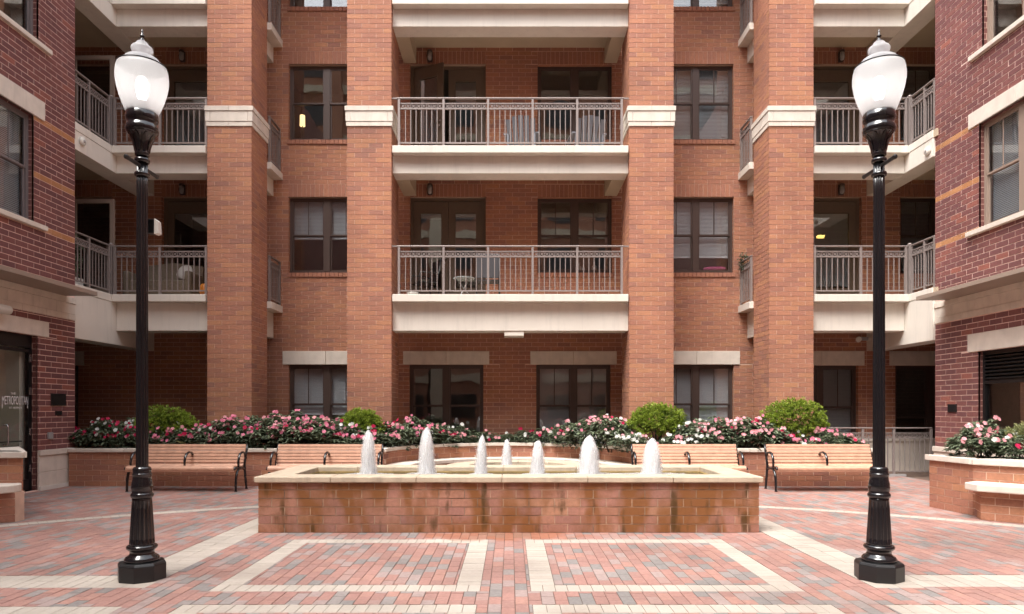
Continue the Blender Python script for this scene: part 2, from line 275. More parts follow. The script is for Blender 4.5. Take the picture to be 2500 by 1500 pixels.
# ------------------------------------------------------------------ mesh helpers
W = {}                                                # world matrix of every thing / part that has children
class MB:
    def __init__(s, O=(0, 0, 0), U=(1, 0, 0), N=(0, 1, 0), Z=(0, 0, 1)):
        s.v, s.f, s.t, s.O, s.U, s.N, s.Z, s.sm = [], [], [], Vector(O), Vector(U), Vector(N), Vector(Z), []
    def p(s, u, n, z): return s.O + s.U * u + s.N * n + s.Z * z
    def add(s, pts, faces, tone=0.5, smooth=False):
        k = len(s.v); s.v += [tuple(s.p(*q)) for q in pts]
        for f in faces: s.f.append(tuple(k + i for i in f)); s.t.append(tone); s.sm.append(smooth)
        return s
    def box(s, u0, u1, n0, n1, z0, z1, tone=0.5):
        return s.add([(u0, n0, z0), (u1, n0, z0), (u1, n1, z0), (u0, n1, z0), (u0, n0, z1), (u1, n0, z1), (u1, n1, z1), (u0, n1, z1)],
                     [(0, 3, 2, 1), (4, 5, 6, 7), (0, 1, 5, 4), (1, 2, 6, 5), (2, 3, 7, 6), (3, 0, 4, 7)], tone)
    def prism(s, poly, z0, z1, tone=0.5):
        n = len(poly)
        return s.add([(x, y, z0) for x, y in poly] + [(x, y, z1) for x, y in poly],
                     [tuple(range(n - 1, -1, -1)), tuple(range(n, 2 * n))] + [(i, (i + 1) % n, n + (i + 1) % n, n + i) for i in range(n)], tone)
    def lathe(s, prof, seg=32, c=(0, 0, 0), flute=None, smooth=True):
        """prof: list of (r, z); flute: function(z) -> (count, depth)"""
        k = len(s.v)
        for r, z in prof:
            cnt, dep = flute(z) if flute else (0, 0)
            for i in range(seg):
                a = 2 * math.pi * i / seg
                rr = r * (1 - dep * (0.5 + 0.5 * math.cos(cnt * a))) if cnt else r
                s.v.append(tuple(s.p(c[0] + rr * math.cos(a), c[1] + rr * math.sin(a), c[2] + z)))
        m = len(prof)
        for j in range(m - 1):
            for i in range(seg):
                s.f.append((k + j * seg + i, k + j * seg + (i + 1) % seg, k + (j + 1) * seg + (i + 1) % seg, k + (j + 1) * seg + i)); s.t.append(0.5); s.sm.append(smooth)
        for j, rev in ((0, True), (m - 1, False)):
            if prof[j][0] > 1e-4:
                q = [k + j * seg + i for i in range(seg)]
                s.f.append(tuple(reversed(q)) if rev else tuple(q)); s.t.append(0.5); s.sm.append(False)
        return s
    def tube(s, pts, r, seg=8, flat=1.0):
        pts = [Vector(q) for q in pts]; k = len(s.v); n = len(pts)
        rs = r if isinstance(r, (list, tuple)) else [r] * n
        ref = None
        for i, q in enumerate(pts):
            d = (pts[min(i + 1, n - 1)] - pts[max(i - 1, 0)]).normalized()
            if ref is None: ref = Vector((1, 0, 0)) if abs(d.x) < 0.9 else Vector((0, 1, 0))
            a = (ref - d * ref.dot(d)).normalized(); b = d.cross(a)
            for j in range(seg):
                t = 2 * math.pi * j / seg
                w = q + a * math.cos(t) * rs[i] * flat + b * math.sin(t) * rs[i]
                s.v.append(tuple(s.p(*w)))
        for i in range(n - 1):
            for j in range(seg):
                s.f.append((k + i * seg + j, k + i * seg + (j + 1) % seg, k + (i + 1) * seg + (j + 1) % seg, k + (i + 1) * seg + j)); s.t.append(0.5); s.sm.append(True)
        s.f.append(tuple(k + j for j in reversed(range(seg)))); s.t.append(0.5); s.sm.append(False)
        s.f.append(tuple(k + (n - 1) * seg + j for j in range(seg))); s.t.append(0.5); s.sm.append(False)
        return s
    def mesh(s, name, tones=False):
        me = bpy.data.meshes.new(name); me.from_pydata(s.v, [], s.f)
        if any(s.sm): me.polygons.foreach_set('use_smooth', s.sm)
        if tones:
            a = me.attributes.new('tone', 'FLOAT', 'FACE'); a.data.foreach_set('value', s.t)
        bm = bmesh.new(); bm.from_mesh(me); bmesh.ops.recalc_face_normals(bm, faces=bm.faces); bm.to_mesh(me); bm.free()
        me.update(); return me
    def obj(s, name, m, parent=None, tones=False, bevel=0, kind=None, label=None):
        me = s.mesh(name, tones); me.materials.append(MATS[m])
        return link(name, me, parent, bevel=bevel, kind=kind, label=label)

def link(name, me, parent=None, M=None, bevel=0, kind=None, label=None):
    o = bpy.data.objects.new(name, me); COL.objects.link(o)
    if M is not None: o.matrix_basis = M
    if parent is not None:
        o.parent = parent
        if parent in W: o.matrix_parent_inverse = W[parent].inverted()
    if M is not None: W[o] = M.copy()
    if bevel:
        b = o.modifiers.new('bevel', 'BEVEL'); b.width = bevel; b.segments = 2; b.limit_method = 'ANGLE'; b.angle_limit = rad(40)
    if kind: o['kind'] = kind
    if label: o['label'] = label
    return o
def tag(o, label, cat, group=None):
    o['label'] = label; o['category'] = cat
    if group: o['group'] = group
    return o
def thing(name, label, cat, loc=(0, 0, 0), rz=0, group=None):
    o = bpy.data.objects.new(name, None); COL.objects.link(o); o.empty_display_size = 0.2
    M = Matrix.Translation(loc) @ Matrix.Rotation(rz, 4, 'Z'); o.matrix_basis = M; W[o] = M
    return tag(o, label, cat, group)
def frame_of(t):                                      # MB that builds in a thing's own local axes but in world space
    M = W[t]; return MB(M.translation, M.col[0].to_3d(), M.col[1].to_3d(), M.col[2].to_3d())
def structure(o): o['kind'] = 'structure'; return o

def subtract(rect, holes, tiny=0.012):
    out = [rect]
    for hx0, hx1, hy0, hy1 in holes:
        nxt = []
        for x0, x1, y0, y1 in out:
            if hx1 <= x0 or hx0 >= x1 or hy1 <= y0 or hy0 >= y1: nxt.append((x0, x1, y0, y1)); continue
            if y0 < hy0: nxt.append((x0, x1, y0, hy0))
            if y1 > hy1: nxt.append((x0, x1, hy1, y1))
            a, b = max(y0, hy0), min(y1, hy1)
            if x0 < hx0: nxt.append((x0, hx0, a, b))
            if x1 > hx1: nxt.append((hx1, x1, a, b))
        out = nxt
    return [r for r in out if r[1] - r[0] > tiny and r[3] - r[2] > tiny]

# a unit block: front face at n = 1, open back; bricks and pavers are scaled copies of it
def unit_block(name, m, ins=0.0):
    b = MB()
    c = ins
    b.add([(-.5, 0, -.5), (.5, 0, -.5), (.5, 0, .5), (-.5, 0, .5), (-.5, 1 - 2 * c, -.5), (.5, 1 - 2 * c, -.5), (.5, 1 - 2 * c, .5), (-.5, 1 - 2 * c, .5)],
          [(0, 4, 5, 1), (1, 5, 6, 2), (2, 6, 7, 3), (3, 7, 4, 0)] + ([(4, 7, 6, 5)] if not c else []))
    if c:
        k = 8
        e, e2 = 0.5 - 0.035, 0.5 - 0.018
        b.add([(-.5, 1 - 2 * c, -.5), (.5, 1 - 2 * c, -.5), (.5, 1 - 2 * c, .5), (-.5, 1 - 2 * c, .5), (-e, 1, -e2), (e, 1, -e2), (e, 1, e2), (-e, 1, e2)],
              [(0, 4, 5, 1), (1, 5, 6, 2), (2, 6, 7, 3), (3, 7, 4, 0), (4, 7, 6, 5)])
    me = b.mesh(name); me.materials.append(MATS[m]); return me

class Bricks:
    """collects the bricks of one thing; the ones largest in view become objects, the rest one joined part"""
    def __init__(s, m, parent, name='brick', limit=300, ins=0.0): s.m, s.parent, s.name, s.l, s.limit, s.ins = m, parent, name, [], limit, ins
    def one(s, C, U, N, Zv, w, h, dp, tone): s.l.append((Vector(C), Vector(U), Vector(N), Vector(Zv), w, h, dp, tone))
    def wall(s, O, U, N, L, z0, z1, holes=(), proud=0.005, ph=0, e0=False, e1=False, bw=0.3048, bh=0.1016, j=0.011, tone=None):
        """running-bond face from O along U for L, z0..z1"""
        O, U, N = Vector(O), Vector(U).normalized(), Vector(N).normalized(); Zv = Vector((0, 0, 1))
        k0 = math.floor(z0 / bh); k = k0
        while k * bh < z1 - 1e-4:
            a, b = max(z0, k * bh), min(z1, (k + 1) * bh)
            u = -(bw * (0.5 if (k + ph) % 2 else 1.0))
            while u < L - 1e-4:
                if L - u < 0.07 and u > 0: break
                for (x0, x1, y0, y1) in subtract((max(u, 0), L if L - u - bw < 0.07 else u + bw, a, b), holes, 0.005):
                    g0 = (0 if e0 == 'flush' else -proud) if (e0 and x0 <= 1e-6) else (0 if any(abs(h_[1] - x0) < 1e-5 for h_ in holes) else j / 2)
                    g1 = (0 if e1 == 'flush' else -proud) if (e1 and x1 >= L - 1e-6) else (0 if any(abs(h_[0] - x1) < 1e-5 for h_ in holes) else j / 2)
                    if x1 - x0 < 0.03: g0, g1 = min(g0, 0), min(g1, 0)
                    w, h = x1 - x0 - g0 - g1, y1 - y0 - j
                    if w < 0.004 or h < 0.012: continue
                    C = O + U * (x0 + g0 + w / 2) + Zv * ((y0 + y1) / 2) - N * 0.012
                    s.one(C, U, N, Zv, w, h, 0.012 + proud + R.uniform(-.0012, .0012), R.random() if tone is None else tone())
                u += bw
            k += 1
    def finish(s):
        me = unit_block(s.name, s.m, s.ins)
        def area(b):
            C, U, N, Zv, w, h, dp, t = b
            V = C - Vector((0, 0, CAM_H)); d = V.y
            if d < 0.5: return 0
            x, y = CX + V.x / d * F_PX, CY - V.z / d * F_PX
            if not (-20 < x < 2520 and -20 < y < 1520): return 0
            return w * h * max(0, -V.normalized().dot(N)) / V.length_squared
        L = sorted(s.l, key=area, reverse=True); rest = MB()
        for i, (C, U, N, Zv, w, h, dp, t) in enumerate(L):
            if i < s.limit:
                M = Matrix(((U.x * w, N.x * dp, Zv.x * h, C.x), (U.y * w, N.y * dp, Zv.y * h, C.y), (U.z * w, N.z * dp, Zv.z * h, C.z), (0, 0, 0, 1)))
                o = link(s.name, me, s.parent, M); o['tone'] = t
            else:
                rest.O, rest.U, rest.N, rest.Z = C, U * w, N * dp, Zv * h
                rest.add([(-.5, 0, -.5), (.5, 0, -.5), (.5, 0, .5), (-.5, 0, .5), (-.5, 1, -.5), (.5, 1, -.5), (.5, 1, .5), (-.5, 1, .5)],
                         [(0, 4, 5, 1), (1, 5, 6, 2), (2, 6, 7, 3), (3, 7, 4, 0), (4, 7, 6, 5)], t)
        if rest.f:
            me2 = bpy.data.meshes.new(s.name + 'work'); me2.from_pydata(rest.v, [], rest.f)
            a = me2.attributes.new('tone', 'FLOAT', 'FACE'); a.data.foreach_set('value', rest.t)
            bm = bmesh.new(); bm.from_mesh(me2); bmesh.ops.recalc_face_normals(bm, faces=bm.faces)
            bm.to_mesh(me2); bm.free()
            me2.materials.append(MATS[s.m]); link(s.name + 'work', me2, s.parent, kind='stuff')

def holed_wall(name, m, parent, O, U, N, L, z0, z1, holes, depth=0.25):
    """flat wall face with real openings and their reveals"""
    b = MB(O, U, N)
    us = sorted({0, L} | {min(max(x, 0), L) for h in holes for x in h[:2]}); zs = sorted({z0, z1} | {min(max(x, z0), z1) for h in holes for x in h[2:]})
    for i in range(len(us) - 1):
        for k in range(len(zs) - 1):
            c, d = (us[i] + us[i + 1]) / 2, (zs[k] + zs[k + 1]) / 2
            if any(h[0] < c < h[1] and h[2] < d < h[3] for h in holes): continue
            b.add([(us[i], 0, zs[k]), (us[i + 1], 0, zs[k]), (us[i + 1], 0, zs[k + 1]), (us[i], 0, zs[k + 1])], [(0, 1, 2, 3)])
    for h in holes:
        a = [(h[0], h[2]), (h[1], h[2]), (h[1], h[3]), (h[0], h[3])]
        for i in range(4):
            p, q = a[i], a[(i + 1) % 4]
            b.add([(p[0], 0, p[1]), (q[0], 0, q[1]), (q[0], -depth, q[1]), (p[0], -depth, p[1])], [(0, 1, 2, 3)])
    return b.obj(name, m, parent)
# ------------------------------------------------------------------ windows and doors
def reveal(parent, O, U, N, w, h, m, depth=0.12):
    b = MB(O, U, N); a = [(0, 0), (w, 0), (w, h), (0, h)]
    for i in range(4):
        p, q = a[i], a[(i + 1) % 4]
        b.add([(p[0], 0.001, p[1]), (q[0], 0.001, q[1]), (q[0], -depth, q[1]), (p[0], -depth, p[1])], [(0, 1, 2, 3)])
    return b.obj('reveal', m, parent)

def blind_mesh(b, u0, u1, n, z0, z1, pitch=0.032):
    k = max(1, int((z1 - z0) / pitch)); dz = (z1 - z0) / k
    for i in range(k):
        z = z0 + i * dz
        b.add([(u0, n + 0.010, z), (u1, n + 0.010, z), (u1, n - 0.012, z + dz * 0.98), (u0, n - 0.012, z + dz * 0.98)], [(0, 1, 2, 3)])

def window(thing_, O, U, N, w, h, frame='bronze_frame', rev='far_orange_brick', drops=(0.6, 0.6), muntin=True, sashes=2, room='room', room_d=1.6, blind='blind', set_=0.10, label=None):
    """double-hung pair: frame (part) > sash, pane, muntin, blind, room behind"""
    fb, mu = 0.055, 0.135
    b = MB(O, U, N); s = -set_
    b.box(0, w, s - 0.07, s, 0, fb); b.box(0, w, s - 0.07, s, h - fb, h)
    b.box(0, fb, s - 0.07, s, fb, h - fb); b.box(w - fb, w, s - 0.07, s, fb, h - fb)
    bays = []
    if sashes == 2:
        b.box(w / 2 - mu / 2, w / 2 + mu / 2, s - 0.07, s + 0.006, fb, h - fb)
        bays = [(fb, w / 2 - mu / 2), (w / 2 + mu / 2, w - fb)]
    else: bays = [(fb, w - fb)]
    win = b.obj('window', frame, thing_, label=label)
    reveal(win, O, U, N, w, h, rev, set_ + 0.08)
    rw = 0.035; zm = fb + (h - 2 * fb) * 0.50
    for i, (a, c) in enumerate(bays):
        for up in (0, 1):
            z0, z1 = (zm, h - fb) if up else (fb, zm + 0.02)
            n1 = s - 0.012 if up else s - 0.038
            q = MB(O, U, N)
            q.box(a, c, n1 - 0.025, n1, z0, z0 + rw); q.box(a, c, n1 - 0.025, n1, z1 - rw, z1)
            q.box(a, a + rw, n1 - 0.025, n1, z0 + rw, z1 - rw); q.box(c - rw, c, n1 - 0.025, n1, z0 + rw, z1 - rw)
            q.obj('sash', frame, win)
            q = MB(O, U, N); q.box(a + rw, c - rw, n1 - 0.016, n1 - 0.010, z0 + rw, z1 - rw); q.obj('pane', 'window_glass', win)
            if up and muntin:
                q = MB(O, U, N); q.box((a + c) / 2 - 0.010, (a + c) / 2 + 0.010, n1 - 0.010, n1 - 0.002, z0 + rw, z1 - rw); q.obj('muntin', frame, win)
        d = drops[i % len(drops)]
        if d > 0:
            q = MB(O, U, N); zb = h - fb - (h - 2 * fb) * d
            blind_mesh(q, a + 0.01, c - 0.01, s - 0.12, zb, h - fb); q.box(a + 0.01, c - 0.01, s - 0.135, s - 0.105, zb - 0.03, zb)
            q.obj('blind', blind, win)
    q = MB(O, U, N); e = 0.25; bk = s - 0.075 - room_d
    P = [(-e, s - 0.075, -0.5), (w + e, s - 0.075, -0.5), (w + e, s - 0.075, h + 0.1), (-e, s - 0.075, h + 0.1), (-e, bk, -0.5), (w + e, bk, -0.5), (w + e, bk, h + 0.1), (-e, bk, h + 0.1)]
    q.add(P, [(4, 5, 6, 7), (0, 1, 5, 4), (3, 2, 6, 7), (0, 3, 7, 4), (1, 2, 6, 5)])
    q.add([(-e, s - 0.075, -.5), (w + e, s - .075, -.5), (w + e, s - .075, 0), (-e, s - .075, 0)], [(0, 1, 2, 3)])
    q.obj('room_interior', room, win)
    return win

def soldier(br, O, U, N, w, z0, h=0.305):
    n = round(w / 0.1016); p = w / n
    for i in range(n):
        C = Vector(O) + Vector(U) * (p * (i + .5)) + Vector((0, 0, z0 + h / 2)) - Vector(N) * 0.012
        br.one(C, U, N, (0, 0, 1), p - 0.010, h - 0.010, 0.020 + R.uniform(-.001, .001), 0.08 + R.random() * 0.55)
def rowlock(br, O, U, N, w, z1, h=0.10, proud=0.035):
    n = round(w / 0.1016); p = w / n
    for i in range(n):
        C = Vector(O) + Vector(U) * (p * (i + .5)) + Vector((0, 0, z1 - h / 2)) - Vector(N) * 0.012
        br.one(C, U, N, (0, 0, 1), p - 0.009, h - 0.004, 0.012 + proud, 0.1 + R.random() * 0.5)

def door_leaf(parent, O, U, N, w, h, blind_to=0.06, blind_m='blind', pane_m='window_glass', handle_u=None):
    """glazed leaf: stiles + rails with one tall pane"""
    st = 0.165; zb, zt = 0.42, h - 0.28
    q = MB(O, U, N); q.box(0, st, -.045, 0, 0, h); q.box(w - st, w, -.045, 0, 0, h); q.box(st, w - st, -.045, 0, 0, zb); q.box(st, w - st, -.045, 0, zt, h)
    q.box(st - .02, st, 0, .012, zb - .02, zt + .02); q.box(w - st, w - st + .02, 0, .012, zb - .02, zt + .02); q.box(st, w - st, 0, .012, zb - .02, zb); q.box(st, w - st, 0, .012, zt, zt + .02)
    lf = q.obj('leaf', 'door_paint', parent)
    return lf, st, zb, zt

def balcony_door(thing_, O, U, N, w, h, leaves, rev='far_orange_brick', single=None, drop=(0.06, 0.06), open_=None, blind='blind'):
    """French door: frame (part) > leaf, pane, handle, blind, room"""
    fb, s = 0.07, -0.10
    b = MB(O, U, N); b.box(0, fb, s - .08, s, 0, h); b.box(w - fb, w, s - .08, s, 0, h); b.box(fb, w - fb, s - .08, s, h - fb, h); b.box(fb, w - fb, s - .08, s + .01, 0, .03)
    dr = b.obj('door', 'door_paint', thing_); reveal(dr, O, U, N, w, h, rev, 0.18)
    span = (w - 2 * fb) / leaves
    U, N, O = Vector(U), Vector(N), Vector(O)
    for i in range(leaves):
        lo = O + U * (fb + i * span + .004) + N * (s - .015) + Vector((0, 0, .035)); lw, lh = span - .008, h - fb - .045
        u2, n2 = U, N
        if open_ and open_[0] == i:
            rot = Matrix.Rotation(open_[1], 3, 'Z'); u2, n2 = rot @ U, rot @ N
        lf, st, zb, zt = door_leaf(dr, lo, u2, n2, lw, lh)
        q = MB(lo, u2, n2); q.box(st, lw - st, -.026, -.018, zb, zt); q.obj('pane', 'window_glass', dr)
        hu = lw - 0.075 if (i == 0 and leaves == 2) else 0.075
        if leaves == 1: hu = single if single else 0.075
        if leaves == 1 or i == 0:
            q = MB(lo, u2, n2); q.tube([(hu, .0, 1.0), (hu, .05, 1.0)], .012); q.tube([(hu, .05, 1.0), (hu + (0.0), .075, 1.0)], [.026, .028]); q.tube([(hu, 0, 1.13), (hu, .025, 1.13)], .025); q.obj('handle', 'steel', dr)
        q = MB(lo, u2, n2); d = drop[i % len(drop)]
        if d > 0:
            blind_mesh(q, st + .005, lw - st - .005, -.05, zt - (zt - zb) * d, zt, 0.028); q.obj('blind', blind, dr)
    q = MB(O, U, N); bk = s - 1.9; e = .2
    P = [(-e, s - .08, 0), (w + e, s - .08, 0), (w + e, s - .08, h + .1), (-e, s - .08, h + .1), (-e, bk, 0), (w + e, bk, 0), (w + e, bk, h + .1), (-e, bk, h + .1)]
    q.add(P, [(4, 5, 6, 7), (0, 1, 5, 4), (3, 2, 6, 7), (0, 3, 7, 4), (1, 2, 6, 5)]); q.obj('room_interior', 'room', dr)
    return dr

def stone(parent, name, O, U, N, u0, u1, n0, n1, z0, z1, m='limestone', bevel=0.006):
    return MB(O, U, N).box(u0, u1, n0, n1, z0, z1).obj(name, m, parent, bevel=bevel)

# shared small meshes for railings
def unit_bar():
    me = MB().box(-.5, .5, -.5, .5, 0, 1).mesh('baluster'); me.materials.append(MATS['rail_metal']); return me
BAR = unit_bar()
def unit_cross():
    b = MB(); t = 0.075
    for sgn in (1, -1):
        p0, p1 = Vector((-.5, 0, 0 if sgn > 0 else 1)), Vector((.5, 0, 1 if sgn > 0 else 0))
        d = (p1 - p0).normalized(); nn = Vector((-d.z, 0, d.x)) * t; y = .06 * sgn
        b.add([tuple(p0 - nn + Vector((0, -.5 + y, 0))), tuple(p1 - nn + Vector((0, -.5 + y, 0))), tuple(p1 + nn + Vector((0, -.5 + y, 0))), tuple(p0 + nn + Vector((0, -.5 + y, 0))),
               tuple(p0 - nn + Vector((0, .5 + y, 0))), tuple(p1 - nn + Vector((0, .5 + y, 0))), tuple(p1 + nn + Vector((0, .5 + y, 0))), tuple(p0 + nn + Vector((0, .5 + y, 0)))],
              [(0, 3, 2, 1), (4, 5, 6, 7), (0, 1, 5, 4), (1, 2, 6, 5), (2, 3, 7, 6), (3, 0, 4, 7)])
    me = b.mesh('cross'); me.materials.append(MATS['rail_metal']); return me
CROSS = unit_cross()
def scaled(C, U, w, d, h):
    U = Vector(U).normalized(); N = Vector((-U.y, U.x, 0))
    return Matrix(((U.x * w, N.x * d, 0, C[0]), (U.y * w, N.y * d, 0, C[1]), (0, 0, h, C[2]), (0, 0, 0, 1)))
def railing(parent, A, B, z, posts, H=1.05, per=8, post_end=(True, True), first=None):
    """railing from A to B (plan points) at floor z, posts = fractions along the run"""
    A, B = Vector((*A, 0)), Vector((*B, 0)); U = (B - A).normalized(); L = (B - A).length; N = Vector((-U.y, U.x, 0))
    b = MB(A, U, N)
    b.box(0, L, -.028, .028, z + H - .030, z + H); b.obj('top_rail', 'rail_metal', parent, bevel=.008)
    ps = [L * f for f in posts]
    for k, u in enumerate(ps):
        link('post', BAR, parent, scaled(A + U * u + Vector((0, 0, z)), U, .048, .048, H - .032))
    for k in range(len(ps) - 1):
        u0, u1 = ps[k] + .026, ps[k + 1] - .026
        b = MB(A, U, N)
        b.box(u0, u1, -.016, .016, z + .075, z + .10); b.box(u0, u1, -.016, .016, z + H - .135 - .115, z + H - .135 - .09); b.box(u0, u1, -.016, .016, z + H - .135, z + H - .115)
        b.obj('rail', 'rail_metal', parent)
        n = max(2, round((ps[k + 1] - ps[k]) / 0.119)); p = (u1 - u0) / n
        for i in range(n):
            link('cross', CROSS, parent, scaled(A + U * (u0 + p * (i + .5)) + Vector((0, 0, z + H - .227)), U, p - .02, .012, .094))
            if i:
                link('baluster', BAR, parent, scaled(A + U * (u0 + p * i) + Vector((0, 0, z + .10)), U, .017, .017, H - .35))
                link('divider', BAR, parent, scaled(A + U * (u0 + p * i) + Vector((0, 0, z + H - .225)), U, .014, .014, .09))

# ------------------------------------------------------------------ the building at the back of the court
YW, YP, YL, YB = 16.2, 14.5, 14.45, 14.64           # rear wall, pillar front, slab lip front, beam face
FL = [0, 3.90, 7.05, 10.20, 13.35]; TOP = 13.9
SX = 8.45                                             # corner beams run back along this line
PX0, PX1 = 2.53, 3.46                                 # inner pillars
QX0, QX1 = 5.50, 6.43                                 # outer piers
XU, YN = (1, 0, 0), (0, -1, 0)
bld = thing('apartment_building', 'orange brick apartment block with cream balconies across the back of the court', 'building', (0, YW, 0))
bb = Bricks('orange_brick', bld)
XL = -13.0
holes, sold, rows = [], [], []
def op(x0, x1, z0, z1): holes.append((x0 - XL, x1 - XL, z0, z1))
WIN = []                                              # (x0, x1, z0, z1, kwargs)
def add_win(x0, x1, z0, z1, head='soldier', **k):
    op(x0, x1, z0, z1); WIN.append((x0, x1, z0, z1, head, k))
# recessed bays beside the pillars
for f, (d_l, d_r) in ((1, ((0.52, 0.52), (0.78, 0.78))), (2, ((0, 0), (1.0, 1.0))), (3, ((0.7, 0.7), (0.9, 0.9)))):
    z0, z1 = FL[f] + .80, FL[f] + 2.60
    add_win(-5.26, -3.49, z0, z1, drops=d_l, muntin=(f == 1)); add_win(3.53, 5.30, z0, z1, drops=d_r, muntin=(f != 3))
add_win(-5.26, -3.49, 0.62, 2.52, 'lintel', drops=(0.62, 0.62)); add_win(3.53, 5.30, 0.62, 2.52, 'lintel', drops=(0.97, 0.97))
# centre bay
for f, dr in ((1, (0.24, 0.24)), (2, (0.0, 0.0)), (3, (0.6, 0.6))):
    add_win(0.645, 2.415, FL[f] + .80, FL[f] + 2.59, drops=dr, muntin=(f == 1), blind='shade_dark')
add_win(-2.40, -.64, 0.55, 2.52, 'lintel', drops=(0.0, 0.0), muntin=False); add_win(0.615, 2.38, 0.55, 2.52, 'lintel', drops=(0.97, 0.97))
# corners
for f in (1, 2, 3):
    add_win(9.25, 11.0, FL[f] + .78, FL[f] + 2.60, drops=(0.95, 0.95), muntin=True)
    add_win(-11.2, -9.45, FL[f] + .2, FL[f] + 2.60, drops=(0.0, 0.0), muntin=False)
add_win(6.5, 8.25, 0.5, 2.50, 'lintel', drops=(0.95, 0.95)); add_win(9.13, 10.9, 0.02, 2.50, 'lintel', drops=(0, 0), muntin=False)
add_win(-12.0, -10.25, 1.05, 2.50, 'lintel', drops=(0, 0))
DOORS = []
for f in (1, 2, 3):
    z = FL[f]
    for x0, x1, lv, kw in ((-2.38, -.583, 2, {}), (-8.27, -6.95, 1, {}), (7.0, 8.33, 1, {})):
        op(x0, x1, z, z + 2.60); DOORS.append((x0, x1, z, lv, f))
nobrick = list(holes)
for (x0, x1, z0, z1, head, k) in WIN:
    if head == 'soldier':
        nobrick.append((x0 - XL, x1 - XL, z1, z1 + .305)); nobrick.append((x0 - XL, x1 - XL, z0 - .10, z0))
        soldier(bb, (x0, YW, 0), XU, YN, x1 - x0, z1); rowlock(bb, (x0 - .03, YW, 0), XU, YN, x1 - x0 + .06, z0)
    else:
        nobrick.append((x0 - .14 - XL, x1 + .14 - XL, z1, 2.8448))
for (x0, x1, z, lv, f) in DOORS:
    nobrick.append((x0 - XL, x1 - XL, z + 2.60, z + 2.905)); soldier(bb, (x0, YW, 0), XU, YN, x1 - x0, z + 2.60)
holed_wall('wall', 'mortar', bld, (XL, YW, 0), XU, YN, 26.0, -0.3, TOP, holes, 0.02)
for a, b_ in ((XL + 1.5, -8.45), (-8.45, -3.0), (-3.0, 3.0), (3.0, 8.45), (8.45, 11.8)):
    z1 = TOP
    bb.wall((a, YW, 0), XU, YN, b_ - a, 0.30, 11.4, [(h[0] + XL - a, h[1] + XL - a, h[2], h[3]) for h in nobrick], ph=0)
for (x0, x1, z0, z1, head, k) in WIN:
    w = window(bld, (x0, YW, z0), XU, YN, x1 - x0, z1 - z0, **k)
    if head == 'lintel':
        xm = (x0 + x1) / 2
        for p, q in ((x0 - .14, xm - .004), (xm + .004, x1 + .14)): stone(bld, 'lintel', (0, YW, 0), XU, YN, p, q, -.02, .03, z1 + .004, 2.842)
for (x0, x1, z, lv, f) in DOORS:
    kw = dict(drop=(0.07, 0.07))
    if f == 2: kw['drop'] = (0.9, 0.3) if lv == 2 else (0.95,)
    if f == 1 and x0 > 0: kw['drop'] = (0.97,)
    if f == 1 and -9 < x0 < -5: kw['drop'] = (0.0,)
    if f == 2 and lv == 2: kw['open_'] = (0, -rad(27))
    sg = None
    if lv == 1: sg = (x1 - x0 - .14) - .085 if x0 < 0 else .085
    balcony_door(bld, (x0, YW, z), XU, YN, x1 - x0, 2.60, lv, single=sg, **kw)
# stone base of the rear wall in the right corner
stone(bld, 'stone_base', (0, YW, 0), XU, YN, 6.9, 11.8, 0, .05, 0, .70); stone(bld, 'base_cap', (0, YW, 0), XU, YN, 6.9, 11.8, -.01, .075, .702, .78)
# pillars
def pillar(x0, x1, inner, phase):
    p = MB().box(x0, x1, YP, YP + .92, -.2, TOP).obj('pillar', 'mortar', bld)
    zs = ((0, 7.47), (7.89, TOP - 2.0))
    for z0, z1 in zs:
        bb.wall((x0, YP, 0), XU, YN, x1 - x0, z0, z1, e0=True, e1=True, ph=phase)
        if inner > 0: bb.wall((x1, YP, 0), (0, 1, 0), (1, 0, 0), .92, z0, z1, e0='flush', e1=True, ph=phase + 1)
        else: bb.wall((x0, YP + .92, 0), (0, -1, 0), (-1, 0, 0), .92, z0, z1, e0=True, e1='flush', ph=phase + 1)
    for z0, z1, e, cut in ((7.47, 7.565, .025, 2), (7.569, 7.785, .035, 3), (7.789, 7.89, .05, 2)):
        # stones wrapping the pillar: front row, then one on each side
        edges = [x0 - e + (x1 - x0 + 2 * e) * t for t in ((0, .5, 1) if cut == 2 else (0, .10, .90, 1))]
        for a, b_ in zip(edges, edges[1:]): MB().box(a + .0015, b_ - .0015, YP - e, YP + .28, z0, z1).obj('stone_band', 'limestone', p, bevel=.004)
        MB().box(x0 - e, x1 + e, YP + .283, YP + .92 + e, z0, z1).obj('stone_band', 'limestone', p, bevel=.004)
    return p
for k, (a, b_, inn) in enumerate(((-PX1, -PX0, 1), (PX0, PX1, -1), (-QX1, -QX0, 1), (QX0, QX1, -1))): pillar(a, b_, inn, k)

